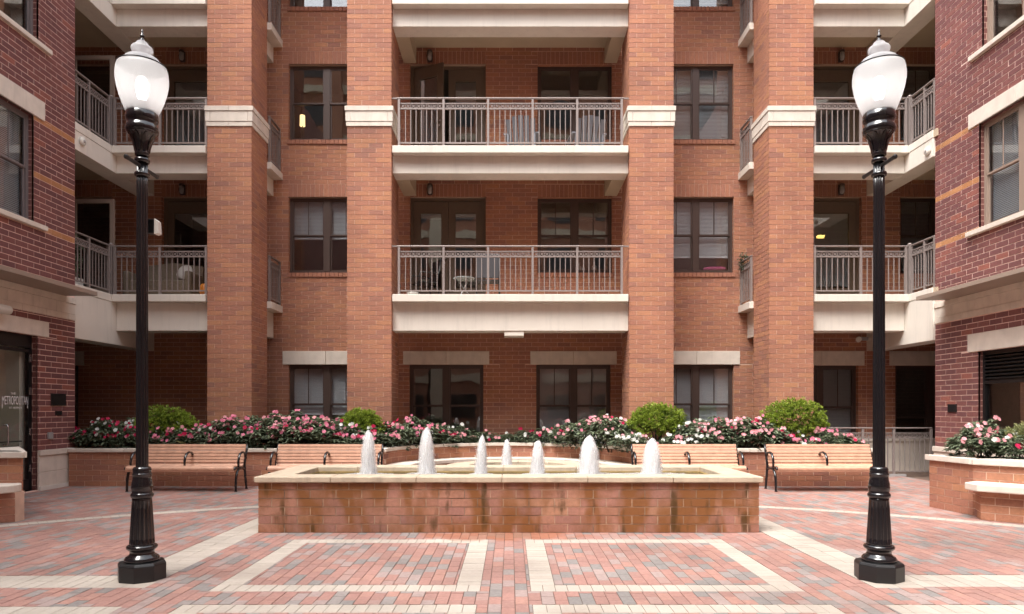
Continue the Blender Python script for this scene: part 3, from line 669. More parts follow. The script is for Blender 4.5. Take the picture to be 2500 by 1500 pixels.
# balconies
def slab_edge(parent, polys_lip, polys_beam, z, beam_z):
    pass
def centre_balcony(f):
    z = FL[f]; bz = z - (.755 if f == 1 else .53)
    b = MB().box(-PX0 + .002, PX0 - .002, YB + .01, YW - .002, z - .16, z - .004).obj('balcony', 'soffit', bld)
    MB().box(-PX0 + .03, PX0 - .03, YL, YB + .4, z - .155, z).obj('slab_lip', 'concrete_cream', b, bevel=.008)
    MB().box(-PX0 + .004, PX0 - .004, YB, YB + .43, bz, z - .157).obj('beam', 'concrete_cream', b, bevel=.006)
    for sx in (-1, 1):
        x0, x1 = sorted((sx * (PX0 - .004), sx * (PX0 - .30)))
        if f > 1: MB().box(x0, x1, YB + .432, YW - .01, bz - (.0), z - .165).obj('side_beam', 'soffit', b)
    if f == 1: MB().box(-.13, .29, YB + .02, YB + .44, bz - .10, bz - .002).obj('beam_pad', 'concrete_cream', b)
    railing(b, (-2.42, YL + .10), (2.42, YL + .10), z, [.01 + .98 * i / 5 for i in range(6)])
    q = MB().box(-PX0, -2.42, YL + .085, YL + .115, z + 1.02, z + 1.05).box(2.42, PX0, YL + .085, YL + .115, z + 1.02, z + 1.05).obj('rail_end', 'rail_metal', b)
for f in (1, 2, 3, 4): centre_balcony(f) if f < 4 else None
MB().box(-PX0, PX0, YL, YW, 12.9, 13.35).obj('roof_slab', 'concrete_cream', bld)
for sx in (-1, 1):
    x0, x1 = sorted((sx * (PX1 + .002), sx * (QX0 - .11))); MB().box(x0, x1, YP - .3, YW, 12.9, 13.35).obj('sky_blocker_slab', 'concrete_cream', bld)  # unseen overhangs added to block overhead sky and darken the recessed bays

WL, WR = 13.24, 13.65                                # where the wings end
def corner_balcony(sx, f, wy):
    z = FL[f]; bz = z - (.755 if f == 1 else .53); sbz = 2.845 if f == 1 else bz
    def bx(x0, x1, y0, y1, z0, z1, name, m, par, bev=0):
        a, c = sorted((sx * x0, sx * x1)); return MB().box(a, c, y0, y1, z0, z1).obj(name, m, par, bevel=bev)
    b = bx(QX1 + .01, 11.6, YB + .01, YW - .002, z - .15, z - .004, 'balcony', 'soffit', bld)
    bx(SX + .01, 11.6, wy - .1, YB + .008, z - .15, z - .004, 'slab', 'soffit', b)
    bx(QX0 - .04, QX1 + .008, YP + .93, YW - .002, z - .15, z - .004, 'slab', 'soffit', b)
    bx(QX1 + .03, SX - .19, YL, YB + .3, z - .155, z, 'slab_lip', 'concrete_cream', b, .008)
    bx(SX - .188, SX + .3, wy + .004, YB + .3, z - .155, z, 'slab_lip', 'concrete_cream', b, .008) if False else None
    bx(SX - .01, SX + .3, wy + .004, YL + .3, z - .155, z + .001, 'slab_lip', 'concrete_cream', b, .008)
    bx(SX - .191, SX - .012, YL + .001, YB + .3, z - .155, z, 'slab_lip', 'concrete_cream', b, .008)
    bx(QX1 + .004, SX - .002, YB, YB + .43, bz, z - .157, 'beam', 'concrete_cream', b, .006)
    bx(SX, SX + .43, wy + .002, YW - .004, sbz, z - .158, 'side_beam', 'concrete_cream', b, .006)
    # short return behind the pier with its own lip
    bx(QX0 - .10, QX0 + .25, YP + .925, YW - .004, z - .155, z + .002, 'slab_lip', 'concrete_cream', b, .006)
    bx(QX0 + .12, QX0 + .5, YP + .93, YW - .006, bz, z - .16, 'return_beam', 'concrete_cream', b)
    A, B = (sx * (SX + .03), YL + .10), (sx * (QX1 + .02), YL + .10)
    railing(b, A, B, z, [0.028, .50, .985])
    railing(b, (sx * (SX + .06), wy + .02), (sx * (SX + .06), YL + .10 - .06), z, [.02, .42, .97])
    railing(b, (sx * (QX0 - .04), YP + .95), (sx * (QX0 - .04), YW - .02), z, [.05, .96])
    q = MB((sx * (SX + .06), YL + .10, z)); q.box(-.036, .036, -.036, .036, 0, 1.06); q.lathe([(.05, 1.06), (.052, 1.075), (.03, 1.10), (.002, 1.11)], 12); q.obj('corner_post', 'rail_metal', b)
    return b
for f in (1, 2, 3):
    corner_balcony(-1, f, WL); corner_balcony(1, f, WR)
for sx in (-1, 1):
    x0, x1 = sorted((sx * (QX0 - .1), sx * 11.6)); MB().box(x0, x1, YL, YW, 12.9, 13.35).obj('roof_slab', 'concrete_cream', bld)
    x0, x1 = sorted((sx * 11.55, sx * 11.8)); MB().box(x0, x1, 12.5, YW, -.2, TOP).obj('end_wall', 'far_maroon_brick', bld)
bb.finish()

# porch lights above the balcony doors
def porch_light(x, z, y, label, grp='porch lights over the balcony doors'):
    t = thing('porch_light', label, 'wall light', (x, y, z), 0, grp); q = frame_of(t)
    q.box(-.055, .055, -.03, -.001, -.12, .12); q.tube([(-.06, -.035, -.10), (-.065, -.09, 0), (-.06, -.035, .10)], .008, 6); q.tube([(.06, -.035, -.10), (.065, -.09, 0), (.06, -.035, .10)], .008, 6)
    q.lathe([(.05, .07), (.062, .09), (.055, .125), (.02, .14)], 14, (0, -.085, 0)); q.obj('housing', 'bronze_frame', t)
    q = frame_of(t); q.lathe([(.012, -.11), (.04, -.095), (.05, -.05), (.05, .07)], 14, (0, -.085, 0)); q.obj('jar', 'grey_plastic', t)
for x, f, lab in ((-1.90, 1, 'dark jar wall light above the French door on the lower middle balcony'), (-1.90, 2, 'dark jar wall light above the French door on the upper middle balcony'),
                  (-7.75, 1, 'dark jar wall light above the door on the lower left corner balcony'), (-7.75, 2, 'dark jar wall light above the door on the upper left corner balcony'),
                  (7.82, 1, 'dark jar wall light above the door on the lower right corner balcony'), (7.82, 2, 'dark jar wall light above the door on the upper right corner balcony')):
    porch_light(x, FL[f] + 2.75, YW - .022, lab)
# ------------------------------------------------------------------ the two maroon wings
def wing(sx, X, wy, P, label):
    """long face at x = X looking into the court, ending at y = wy; P = heights"""
    t = thing('brick_wing', label, 'building', (X, wy - 2, 0))
    U, N = (0, 1, 0), (-sx, 0, 0)
    Y0, YM = -13.0, 8.6                                  # bricks are laid one by one from YM on, far behind the frame's edge
    br = Bricks('maroon_brick', t); ac = Bricks('accent_brick', t, name='accent_brick')
    wins = []                                           # y0, y1, z0, z1
    w1 = P['wy1']
    for f in (0, 1):
        wins.append((w1[f] - 1.85, w1[f], P['sill'][f], P['head'][f]))
    wins.append((w1[1] - 1.85, w1[1], P['sill'][1] + 3.2, P['head'][1] + 3.2))
    y0d, y1d, z0d, z1d = P['gopen']
    allh = wins + [(y0d, y1d, z0d, z1d)]
    O = (X, YM, 0); L = wy - YM
    hl = [(a - YM, b - YM, c, d) for a, b, c, d in allh]
    holed_wall('wall', 'mortar_maroon', t, O, U, N, L, -.2, TOP, hl, .03)
    MB((X, Y0, 0), U, N).add([(0, -.004, -.2), (YM - Y0, -.004, -.2), (YM - Y0, -.004, TOP), (0, -.004, TOP)], [(0, 1, 2, 3)]).obj('wall', 'far_maroon_brick', t)
    xs = sorted((X + sx * .001, X + sx * 5))
    MB().box(xs[0] if sx > 0 else xs[0], xs[1] - (.004 if sx < 0 else 0), wy - .35, wy, -.2, TOP).obj('end_wall', 'far_maroon_brick', t)
    MB().box(xs[0] + (.4 if sx < 0 else .4), xs[1] - .4, Y0, wy, TOP - .3, TOP).obj('roof', 'asphalt_roof', t)
    band0, band1 = P['band']; led = P['ledge']
    nb = [(a - YM, b - YM, c, d) for a, b, c, d in allh]
    for (a, b, c, d), lh in zip(wins, P['lint'] + [.30]): nb += [(a - .26 - YM, b + .26 - YM, d, round((d + .30) / .1016) * .1016), (a - .28 - YM, b + .28 - YM, c - .085, c)]
    nb += [(P['glint'][0] - YM, P['glint'][1] - YM, P['glint'][2], P['glint'][3])]
    nb += [(0, L, band0, led + .07), (0, L, 0, .72)]
    acc = P['accent']
    for z in acc: nb.append((0, L, z, z + .1016))
    br.wall(O, U, N, L, .70, 10.6, nb, e1=True, j=.0145)
    for z in acc:
        hs_ = [h for h in nb if not (h[0] == 0 and h[1] == L)]
        m = z
        Zk = math.floor(m / .1016) * .1016
        u = 0
        for x0, x1, a, b in [r for k in range(0, int(L / .3048) + 1) for r in subtract((k * .3048, min(L, (k + 1) * .3048), m, m + .1016), hs_)]:
            C = Vector(O) + Vector(U) * ((x0 + x1) / 2) + Vector((0, 0, (a + b) / 2)) - Vector(N) * .012
            ac.one(C, U, N, (0, 0, 1), x1 - x0 - .008, b - a - .008, .012 + .003, R.random())
    br.finish(); ac.finish()
    fm = P['frame']
    for i, (a, b, c, d) in enumerate(wins):
        window(t, (X, a, c), U, N, b - a, d - c, frame=fm, rev='far_maroon_brick', drops=P['drops'][i], muntin=(i == 0), set_=.09, room_d=2.2)
        stone(t, 'sill', (X, 0, 0), U, N, a - .28, b + .28, -.05, .075, c - .085, c, bevel=.008)
        ym = (a + b) / 2
        for p, q in ((a - .26, ym - .004), (ym + .004, b + .26)): stone(t, 'lintel', (X, 0, 0), U, N, p, q, -.03, .03, d + .002, round((d + .30) / .1016) * .1016 - .003)
    a, b, c, d = P['glint']; ym = (a + b) / 2
    for p, q in ((a, ym - .004), (ym + .004, b)): stone(t, 'lintel', (X, 0, 0), U, N, p, q, -.03, .028, c, d)
    # limestone courses under the ledge
    h3 = led - band0
    for k, (z0, z1, e, off) in enumerate(((band0, band0 + .11, .020, .2), (band0 + .113, band0 + .31, .014, .55), (band0 + .313, led - .002, .035, .1))):
        y = wy
        first = True
        while y > YM + .3:
            ln = off if first else .62
            stone(t, 'band_stone', (X, 0, 0), U, N, max(y - ln, YM), y + (.0) - .004 + (.004 if first else 0), -.02, e, z0, z1, bevel=.003); y -= ln; first = False
    # projecting metal ledge
    MB((X, 0, 0), U, N).box(P['ledge_y0'], P['ledge_y1'], -.01, P['ledge_out'], led, led + .075).obj('ledge', 'ledge_metal', t, bevel=.004)
    # limestone base
    y1 = wy + .02; yb = y1d if sx < 0 else YM
    for p, q in ([(yb + .004, y1)] if sx < 0 else [(YM, 10.6), (10.605, 12.2), (12.205, y1)]):
        stone(t, 'base_stone', (X, 0, 0), U, N, p, q, -.02, .030, -.02, .33); stone(t, 'base_stone', (X, 0, 0), U, N, p, q, -.02, .030, .333, .625)
        stone(t, 'base_cap', (X, 0, 0), U, N, p, q + .01, -.02, .055, .628, .725)
    if sx < 0: MB((X, 0, 0), U, N).box(yb + .004, y1 + .01, .031, .05, 0, .075).obj('base_strip', 'white_plastic', t)
    return t

lw = wing(-1, -SX, WL, dict(wy1=(12.10, 12.22), sill=(4.77, 8.02), head=(6.67, 9.85), gopen=(9.4, 12.2, .02, 2.77), lint=[.3, .3], glint=(9.1, 12.47, 2.775, 3.048),
    band=(3.18, 3.61), ledge=3.61, accent=(4.672, 5.588, 6.604), frame='grey_frame' if 'grey_frame' in MATS else 'bronze_frame', drops=((.55, 1.0), (.3, .0), (0, 0)), ledge_y0=-6, ledge_y1=12.95, ledge_out=.62),
    'maroon brick wing at the left with a glass entry door')
rw = wing(1, 8.5, WR, dict(wy1=(12.38, 12.30), sill=(4.73, 7.94), head=(6.63, 9.82), gopen=(9.6, 12.4, .75, 2.51), lint=[.3, .3], glint=(9.3, 12.66, 2.515, 2.8448),
    band=(3.165, 3.58), ledge=3.58, accent=(4.672, 5.588, 6.604), frame='taupe_frame', drops=((.99, .99), (.99, .4), (0, 0)), ledge_y0=-6, ledge_y1=13.30, ledge_out=.60),
    'maroon brick wing at the right with a black louvre over its ground window')

# entry door of the left wing ------------------------------------------------
def entry():
    O, U, N = (-SX, 9.4, 0), (0, 1, 0), (1, 0, 0); w, h = 2.8, 2.77
    q = MB(O, U, N); s = -.10
    for a, b in ((0, .07), (w - .035, w), (1.30, 1.36)): q.box(a, b, s - .10, s, .0, h)
    q.box(.07, w - .035, s - .10, s, h - .22, h - .001); q.box(.07, 1.30, s - .08, s - .01, .0, .2)
    d = q.obj('door', 'black_frame', lw, label='black framed glass entry door with white lettering')
    reveal(d, O, U, N, w, h, 'far_maroon_brick', .2)
    q = MB(O, U, N); q.box(1.37, 1.43, s - .055, s - .01, .03, h - .24); q.box(w - .065, w - .037, s - .055, s - .01, .03, h - .24); q.box(1.43, w - .065, s - .055, s - .01, .03, .22); q.box(1.43, w - .065, s - .055, s - .01, h - .30, h - .24)
    q.obj('leaf', 'black_frame', d)
    q = MB(O, U, N); q.box(1.43, w - .065, s - .037, s - .027, .22, h - .30); pane = q.obj('pane', 'door_glass', d)
    q = MB(O, U, N); q.box(.07, 1.30, s - .05, s - .04, .2, h - .22); q.obj('pane', 'door_glass', d)
    q = MB(O, U, N); uh = 2.12
    q.tube([(uh, s - .01, .86), (uh, s + .06, .86), (uh, s + .075, .89), (uh, s + .075, 1.17), (uh, s + .06, 1.20), (uh, s - .01, 1.20)], .013, 10); q.obj('handle', 'steel', d)
    q = MB(O, U, N); q.tube([(1.43, s - .09, .90), (w - .14, s - .09, .90)], .012, 8); q.obj('push_bar', 'steel', d)
    for z in (.35, 1.0, 1.72, 2.3):
        q = MB(O, U, N); q.box(w - .072, w - .035, s, s + .014, z, z + .13); q.obj('hinge', 'steel', d)
    q = MB(O, U, N); q.box(1.75, 2.05, s - .11, s - .06, h - .38, h - .31); q.obj('closer', 'black_frame', d)
    q = MB(O, U, N); bk = -.75
    q.add([(-.6, s - .1, 0), (w + .8, s - .1, 0), (w + .8, s - .1, h + .1), (-.6, s - .1, h + .1), (-.6, bk, 0), (w + .8, bk, 0), (w + .8, bk, h + .1), (-.6, bk, h + .1)], [(4, 5, 6, 7), (0, 1, 5, 4), (3, 2, 6, 7), (0, 3, 7, 4), (1, 2, 6, 5)]); q.obj('room_interior', 'lobby', d)
    q = MB(O, U, N); q.box(w - .12, w + .42, -.70, -.24, .02, h); q.obj('lobby_column', 'lobby_pale', d)
    # lettering on the glass
    def text(s_, size, zc, y_c, sx=1.0, sz=1.0):
        cu = bpy.data.curves.new('lettering', 'FONT'); cu.body = s_; cu.size = size; cu.align_x = 'CENTER'; cu.extrude = .001
        o = bpy.data.objects.new('lettering_src', cu); COL.objects.link(o); bpy.context.view_layer.update()
        me = bpy.data.meshes.new_from_object(o.evaluated_get(bpy.context.evaluated_depsgraph_get())); bpy.data.objects.remove(o)
        me.name = 'lettering'; me.materials.clear(); me.materials.append(MATS['lettering_white'])
        # text x -> along +y, text y -> up, facing +x
        M = Matrix(((0, 0, 1, -SX + s - .022), (sx, 0, 0, y_c), (0, sz, 0, zc), (0, 0, 0, 1)))
        me.transform(M); return link('lettering', me, pane)
    yc = 11.825
    text('THE', .055, 1.715, 11.77, 1.25, 1.0)
    text('METROPOLITAN', .13, 1.545, yc, .66, 1.62)
    text('AT 40 PARK', .050, 1.472, yc + .01, 1.2, 1.0)
    q = MB((0, 0, 0), U, (1, 0, 0)); q.box(11.575, 11.59, 0, .002, 1.475, 1.545); q.box(12.205, 12.22, 0, .002, 1.475, 1.545)
    q.O = Vector((-SX + s - .024, 0, 0)); q.v = []; q.f = []; q.t = []; q.sm = []
    q.box(11.512, 11.525, 0, .002, 1.478, 1.55); q.box(12.118, 12.131, 0, .002, 1.478, 1.55); q.obj('lettering', 'lettering_white', pane)
entry()

def wall_plate(parent, X, nx, y0, y1, z0, z1, name, m, th=.015, label=None):
    MB((X, 0, 0), (0, 1, 0), (nx, 0, 0)).box(y0, y1, .004, .004 + th + .006, z0, z1).obj(name, m, parent, bevel=.004, label=label)
wall_plate(lw, -SX, 1, 12.54, 12.95, 1.53, 1.754, 'plaque', 'black_satin'); wall_plate(lw, -SX, 1, 12.66, 12.84, 1.353, 1.43, 'plaque', 'black_satin')
wall_plate(lw, -SX, 1, 12.45, 12.57, .92, 1.04, 'outlet_cover', 'grey_plastic', .03)
wall_plate(rw, 8.5, -1, 12.99, 13.24, 1.41, 1.56, 'plaque', 'black_satin')
# tube light over the entry
t = thing('tube_light', 'frosted white tube light mounted above the entry lintel', 'wall light', (-SX, 10.9, 3.10)); q = frame_of(t)
q.box(0.006, .06, -.12, .12, -.05, .05); q.obj('bracket', 'grey_plastic', t); q = frame_of(t); q.tube([(.14, -.62, 0), (.14, -.58, 0), (.14, .40, 0), (.14, .44, 0)], [.06, .078, .078, .05], 16); q.obj('tube', 'white_plastic', t)

# black louvred window in the right wing
def louvre():
    O, U, N = (8.5, 9.6, .75), (0, 1, 0), (-1, 0, 0); w, h = 2.8, 1.76; s = -.08; zl = 1.21
    q = MB(O, U, N)
    for a, b in ((0, .06), (w - .06, w), (1.37, 1.43)): q.box(a, b, s - .08, s, 0, h)
    q.box(.06, w - .06, s - .08, s, h - .07, h); q.box(.06, w - .06, s - .08, s, zl - .04, zl + .02); q.box(.06, w - .06, s - .08, s, 0, .05)
    d = q.obj('window', 'black_frame', rw, label='black framed ground window with louvre panel'); reveal(d, O, U, N, w, h, 'far_maroon_brick', .17)
    n = 7
    for a, b in ((.06, 1.37), (1.43, w - .06)):
        for k in range(n):
            z = zl + .03 + (h - .07 - zl - .03) * k / n; p = (h - .1 - zl) / n
            q = MB(O, U, N); q.add([(a, s - .07, z + p * .9), (b, s - .07, z + p * .9), (b, s, z + .01), (a, s, z + .01), (a, s - .07, z + p * .9 + .008), (b, s - .07, z + p * .9 + .008), (b, s + .004, z + .03), (a, s + .004, z + .03)],
                [(0, 1, 2, 3), (4, 5, 6, 7), (2, 3, 7, 6), (0, 3, 7, 4), (1, 2, 6, 5)]); q.obj('slat', 'black_frame', d)
        q = MB(O, U, N); q.box(a, b, s - .045, s - .036, .05, zl - .04); q.obj('pane', 'window_glass', d)
        q = MB(O, U, N); q.add([(a, s - .09, zl), (b, s - .09, zl), (b, s - .09, h), (a, s - .09, h)], [(0, 1, 2, 3)]); q.obj('duct_backing', 'black_frame', d)
    q = MB(O, U, N); bk = -2.4
    q.add([(-.3, s - .1, -.7), (w + .3, s - .1, -.7), (w + .3, s - .1, h), (-.3, s - .1, h), (-.3, bk, -.7), (w + .3, bk, -.7), (w + .3, bk, h), (-.3, bk, h)], [(4, 5, 6, 7), (0, 1, 5, 4), (3, 2, 6, 7), (0, 3, 7, 4), (1, 2, 6, 5)]); q.obj('room_interior', 'room', d)
louvre()

# small fixtures on the corner beams and walls
def dome(x, y, z, nx, label):
    t = thing('outdoor_speaker', label, 'speaker', (x, y, z), 0, 'round white fixtures on the corner beams'); b = frame_of(t)
    b.U, b.N, b.Z = Vector((0, 1, 0)), Vector((0, 0, 1)), Vector((nx, 0, 0)); b.lathe([(.085, .002), (.085, .035), (.07, .055), (.03, .06), (.001, .06)], 20); b.obj('housing', 'white_plastic', t)
    b = frame_of(t); b.U, b.N, b.Z = Vector((0, 1, 0)), Vector((0, 0, 1)), Vector((nx, 0, 0)); b.lathe([(.030, .058), (.028, .066), (.001, .066)], 12); b.obj('lens', 'grey_plastic', t)
dome(-SX, 13.45, 6.74, 1, 'round white fixture on the cream beam beside the left wing')
dome(SX, 13.80, 6.68, -1, 'round white fixture on the cream beam beside the right wing')
t = thing('twin_floodlight', 'pair of white floodlight heads high on the wall in the dark right corner', 'floodlight', (8.34, YW - .03, 3.12)); q = frame_of(t)
q.box(-.12, .12, -.05, .02, -.03, .05); q.obj('junction_box', 'grey_plastic', t)
for s_ in (-1, 1):
    q = frame_of(t); q.O = q.O + Vector((s_ * .15, -.10, 0)); q.Z = Vector((s_ * .25, -.9, -.35)).normalized(); q.U = Vector((1, 0, 0)); q.N = q.Z.cross(q.U); q.lathe([(.03, -.05), (.06, 0), (.07, .06), (.06, .065), (.001, .06)], 14); q.obj('lamp_head', 'white_plastic', t)

# building across the court, behind the photographer: seen in the window reflections
op_ = thing('opposite_building', 'brick building with cream bands mirrored in the window glass', 'building', (0, -13, 0))
MB().box(-16, 16, -14, -13, -.2, 27).obj('wall', 'far_orange_brick', op_)
for z in (3.3, 6.5, 9.7, 12.9, 16.1, 19.3, 22.5, 25.7): MB().box(-16, 16, -13.001, -12.8, z, z + .5).obj('stone_band', 'opposite_cream', op_)
for i in range(9):
    x = -13.2 + i * 3.3
    for z in (.9, 4.4, 7.6, 10.8, 14.0, 17.2, 20.4, 23.6):
        w_ = MB().box(x - .85, x + .85, -13.0, -12.93, z, z + 1.5).obj('window', 'bronze_frame', op_); MB().box(x - .75, x + .75, -12.93, -12.915, z + .1, z + 1.4).obj('pane', 'black_satin', w_)
    if i % 2 == 0: MB().box(x + 1.2, x + 2.1, -12.999, -12.5, -.1, 26.5).obj('pier', 'opposite_cream' if i % 4 else 'far_orange_brick', op_)

# ------------------------------------------------------------------ ground and paving
g = MB().box(-60, 60, -60, 60, -.5, -.016).obj('ground', 'joint_sand'); structure(g)
pav = MB().box(-8.6, 8.6, 3.6, YW, -.03, -.010).obj('pavement', 'joint_sand'); structure(pav)
pv = Bricks('paver', pav, 'paver', 300, .06); cp = Bricks('cream_paver', pav, 'cream_paver', 300, .06)
UP, ZX = (0, 0, 1), (1, 0, 0)
def lay(B, x0, x1, y0, y1, j=.005, lift=0, tone=None):
    C = ((x0 + x1) / 2, (y0 + y1) / 2, -.012)
    B.one(C, (1, 0, 0), UP, (0, 1, 0), x1 - x0 - j, y1 - y0 - j, .012 + lift + R.uniform(-.0012, .0012), R.random() if tone is None else tone)
PW, PL = .1016, .2032
bands = []
def frame_rect(x0, x1, y0, y1):
    bands.extend([(x0, x1, y1 - PL, y1, 'x'), (x0, x1, y0, y0 + PL, 'x'), (x0, x0 + PL, y0 + PL, y1 - PL, 'y'), (x1 - PL, x1, y0 + PL, y1 - PL, 'y')])
frame_rect(-2.43, -.245, 5.48, 7.67); frame_rect(.165, 2.37, 5.48, 7.67)
frame_rect(-2.45, -.25, 3.4, 5.11); frame_rect(.165, 2.40, 3.4, 5.11)
for a, b in ((-3.40, -2.994), (2.994, 3.40)):
    bands.append((a, b, 5.59, 11.0, 'y2'))
bands.append((-8.6, -3.40, 5.59, 5.996, 'x2')); bands.append((3.40, 8.6, 5.62, 6.026, 'x2'))
bands.append((-8.6, -2.87, 4.65, 5.056, 'x2')); bands.append((2.80, 8.6, 4.70, 5.106, 'x2'))
def run(x0, x1, y0, y1, kind):
    n = 2 if kind.endswith('2') else 1
    if kind[0] == 'x':
        k = round((x1 - x0) / PW); p = (x1 - x0) / k; q = (y1 - y0) / n
        for r_ in range(n):
            for i in range(k): lay(cp, x0 + i * p, x0 + (i + 1) * p, y0 + r_ * q, y0 + (r_ + 1) * q, .004)
    else:
        k = round((y1 - y0) / PW); p = (y1 - y0) / k; q = (x1 - x0) / n
        for r_ in range(n):
            for i in range(k): lay(cp, x0 + r_ * q, x0 + (r_ + 1) * q, y0 + i * p, y0 + (i + 1) * p, .0035)
for b in bands: run(*b)
keep_out = [b[:4] for b in bands] + [(-2.98, 2.94, 8.09, 9.55), (-8.6, 6.9, 13.05, 16.2)]
AC, AR = (0.0, 1.65), 9.37                            # arc of cream headers
y_edge = 8.09
for i in range(int(17.2 / PW)):
    x0 = -8.6 + i * PW; x1 = x0 + PW; y = 3.6 - (PL / 2 if i % 2 else 0)
    far = 0
    while y < YW:
        a, b = max(y, 3.6), min(y + PL, 16.1)
        if b - a > .02:
            cxm, cym = (x0 + x1) / 2, (a + b) / 2
            r1 = [math.hypot(px - AC[0], py - AC[1]) for px in (x0, x1) for py in (a, b)]
            if not (abs(cxm) > 3.4 and min(r1) > AR - .1 and max(r1) < AR + .1):
                for (p, q, c, d) in subtract((x0, x1, a, b), keep_out, .018):
                    if p < -7.2 and c < 9.2 and d < 9: pass
                    lay(pv, p, q, c, d)
        y += PL
th0 = math.atan2(6, 3.3)
n = int(AR * 1.9 / PW)
for i in range(n + 1):
    th = math.pi / 2 - .95 + 1.9 * i / n
    c = (AC[0] + AR * math.cos(th), AC[1] + AR * math.sin(th))
    if abs(c[0]) < 3.41 or abs(c[0]) > 8.55: continue
    t_ = (-math.sin(th), math.cos(th), 0); r_ = (math.cos(th), math.sin(th), 0)
    cp.one((c[0], c[1], -.012), t_, UP, r_, PW - .004, PL, .0155, R.random())
pv.finish(); cp.finish()
# ------------------------------------------------------------------ fountain
FX0, FX1, FY0, FY1, FZ = -2.98, 2.94, 8.09, 9.78, .595
fo = thing('fountain', 'long brick fountain with cream stone rim and frothing water jets', 'fountain', (0, FY0, 0))
MB().box(FX0, FX1, FY0, FY0 + .30, -.05, FZ).box(FX0, FX0 + .30, FY0 + .301, FY1 - .301, -.05, FZ).box(FX1 - .30, FX1, FY0 + .301, FY1 - .301, -.05, FZ).box(FX0, FX1, FY1 - .30, FY1, -.05, FZ).obj('basin_wall', 'mortar_wet', fo)
fb_ = Bricks('fountain_brick', fo)
fb_.wall((FX0, FY0, 0), XU, YN, FX1 - FX0, 0.0, FZ - .004, e0=True, e1=True, ph=0)
fb_.wall((FX1, FY0, 0), (0, 1, 0), (1, 0, 0), FY1 - FY0, 0, FZ - .004, e1=True, ph=1)
fb_.wall((FX0, FY1, 0), (0, -1, 0), (-1, 0, 0), FY1 - FY0, 0, FZ - .004, e0=True, ph=1)
fb_.finish()
zt, z0 = .663, .597
def coping(poly, m='limestone_wet', par=fo): return MB().prism(poly, z0, zt).obj('coping_stone', m, par, bevel=.009)
cx0, cx1, cy0, cy1, cw = FX0 - .045, FX1 + .045, FY0 - .045, FY1 + .04, .36
xs = [cx0 + .002] + [cx0 + .905 + 1.012 * i for i in range(5)] + [cx1]
for i, (a, b) in enumerate(zip(xs, xs[1:])):
    la, lb = (a, b - .004)
    pl = [(a, cy0), (lb, cy0), (lb if i < len(xs) - 2 else lb - cw, cy0 + cw), (a if i else a + cw, cy0 + cw)]
    coping(pl)
for sx, x in ((-1, cx0), (1, cx1)):
    i_ = x - sx * cw
    pl = [(x, cy0 + .006), (x, cy1 - .006), (i_, cy1 - cw), (i_, cy0 + cw + .004)]
    coping(pl if sx > 0 else pl[::-1])
for i, (a, b) in enumerate(zip(xs, xs[1:])):
    lb = b - .004
    coping([(a if i == 0 else a, cy1), (a + cw if i == 0 else a, cy1 - cw), (lb - cw if i == len(xs) - 2 else lb, cy1 - cw), (lb, cy1)][::-1], 'limestone_wet')
ix0, ix1, iy0, iy1 = cx0 + cw + .012, cx1 - cw - .012, cy0 + cw + .012, cy1 - cw - .012
q = MB()
q.box(ix0 - .02, ix1 + .02, iy1, iy1 + .02, .3, .598).box(ix0 - .02, ix0, iy0, iy1, .3, .598).box(ix1, ix1 + .02, iy0, iy1, .3, .598); q.obj('basin_lining', 'algae_stone', fo)
wz = .590
def water_sheet(poly, z, name='basin_water'):
    o = MB().add([(x, y, z) for x, y in poly], [tuple(range(len(poly)))]).obj(name, 'pool_water'); structure(o); return o
water_sheet([(ix0, iy0 - .01), (ix1, iy0 - .01), (ix1, iy1), (ix0, iy1)], wz)
# half-round rear basin
rc, rr = (.12, FY1 + .02), 1.02
def ring(rc, r0, r1, a0, a1, n): 
    A = [a0 + (a1 - a0) * i / n for i in range(n + 1)]
    return [(rc[0] + r1 * math.cos(a), rc[1] + r1 * math.sin(a)) for a in A] + [(rc[0] + r0 * math.cos(a), rc[1] + r0 * math.sin(a)) for a in reversed(A)]
rw_ = MB()
for i in range(6):
    a0 = math.pi * i / 6; MB().prism(ring(rc, rr - .30, rr + .03, a0 + .003, a0 + math.pi / 6 - .003, 5), z0, zt - .003).obj('coping_stone', 'limestone_wet', fo, bevel=.008)
MB().prism(ring(rc, rr - .26, rr, .01, math.pi - .01, 28), 0, z0 - .002).obj('rear_basin_wall', 'far_orange_brick', fo)
water_sheet([(rc[0] + .76 * math.cos(a), rc[1] + .055 + .70 * math.sin(a)) for a in [math.pi * i / 20 for i in range(21)]], wz - .002)
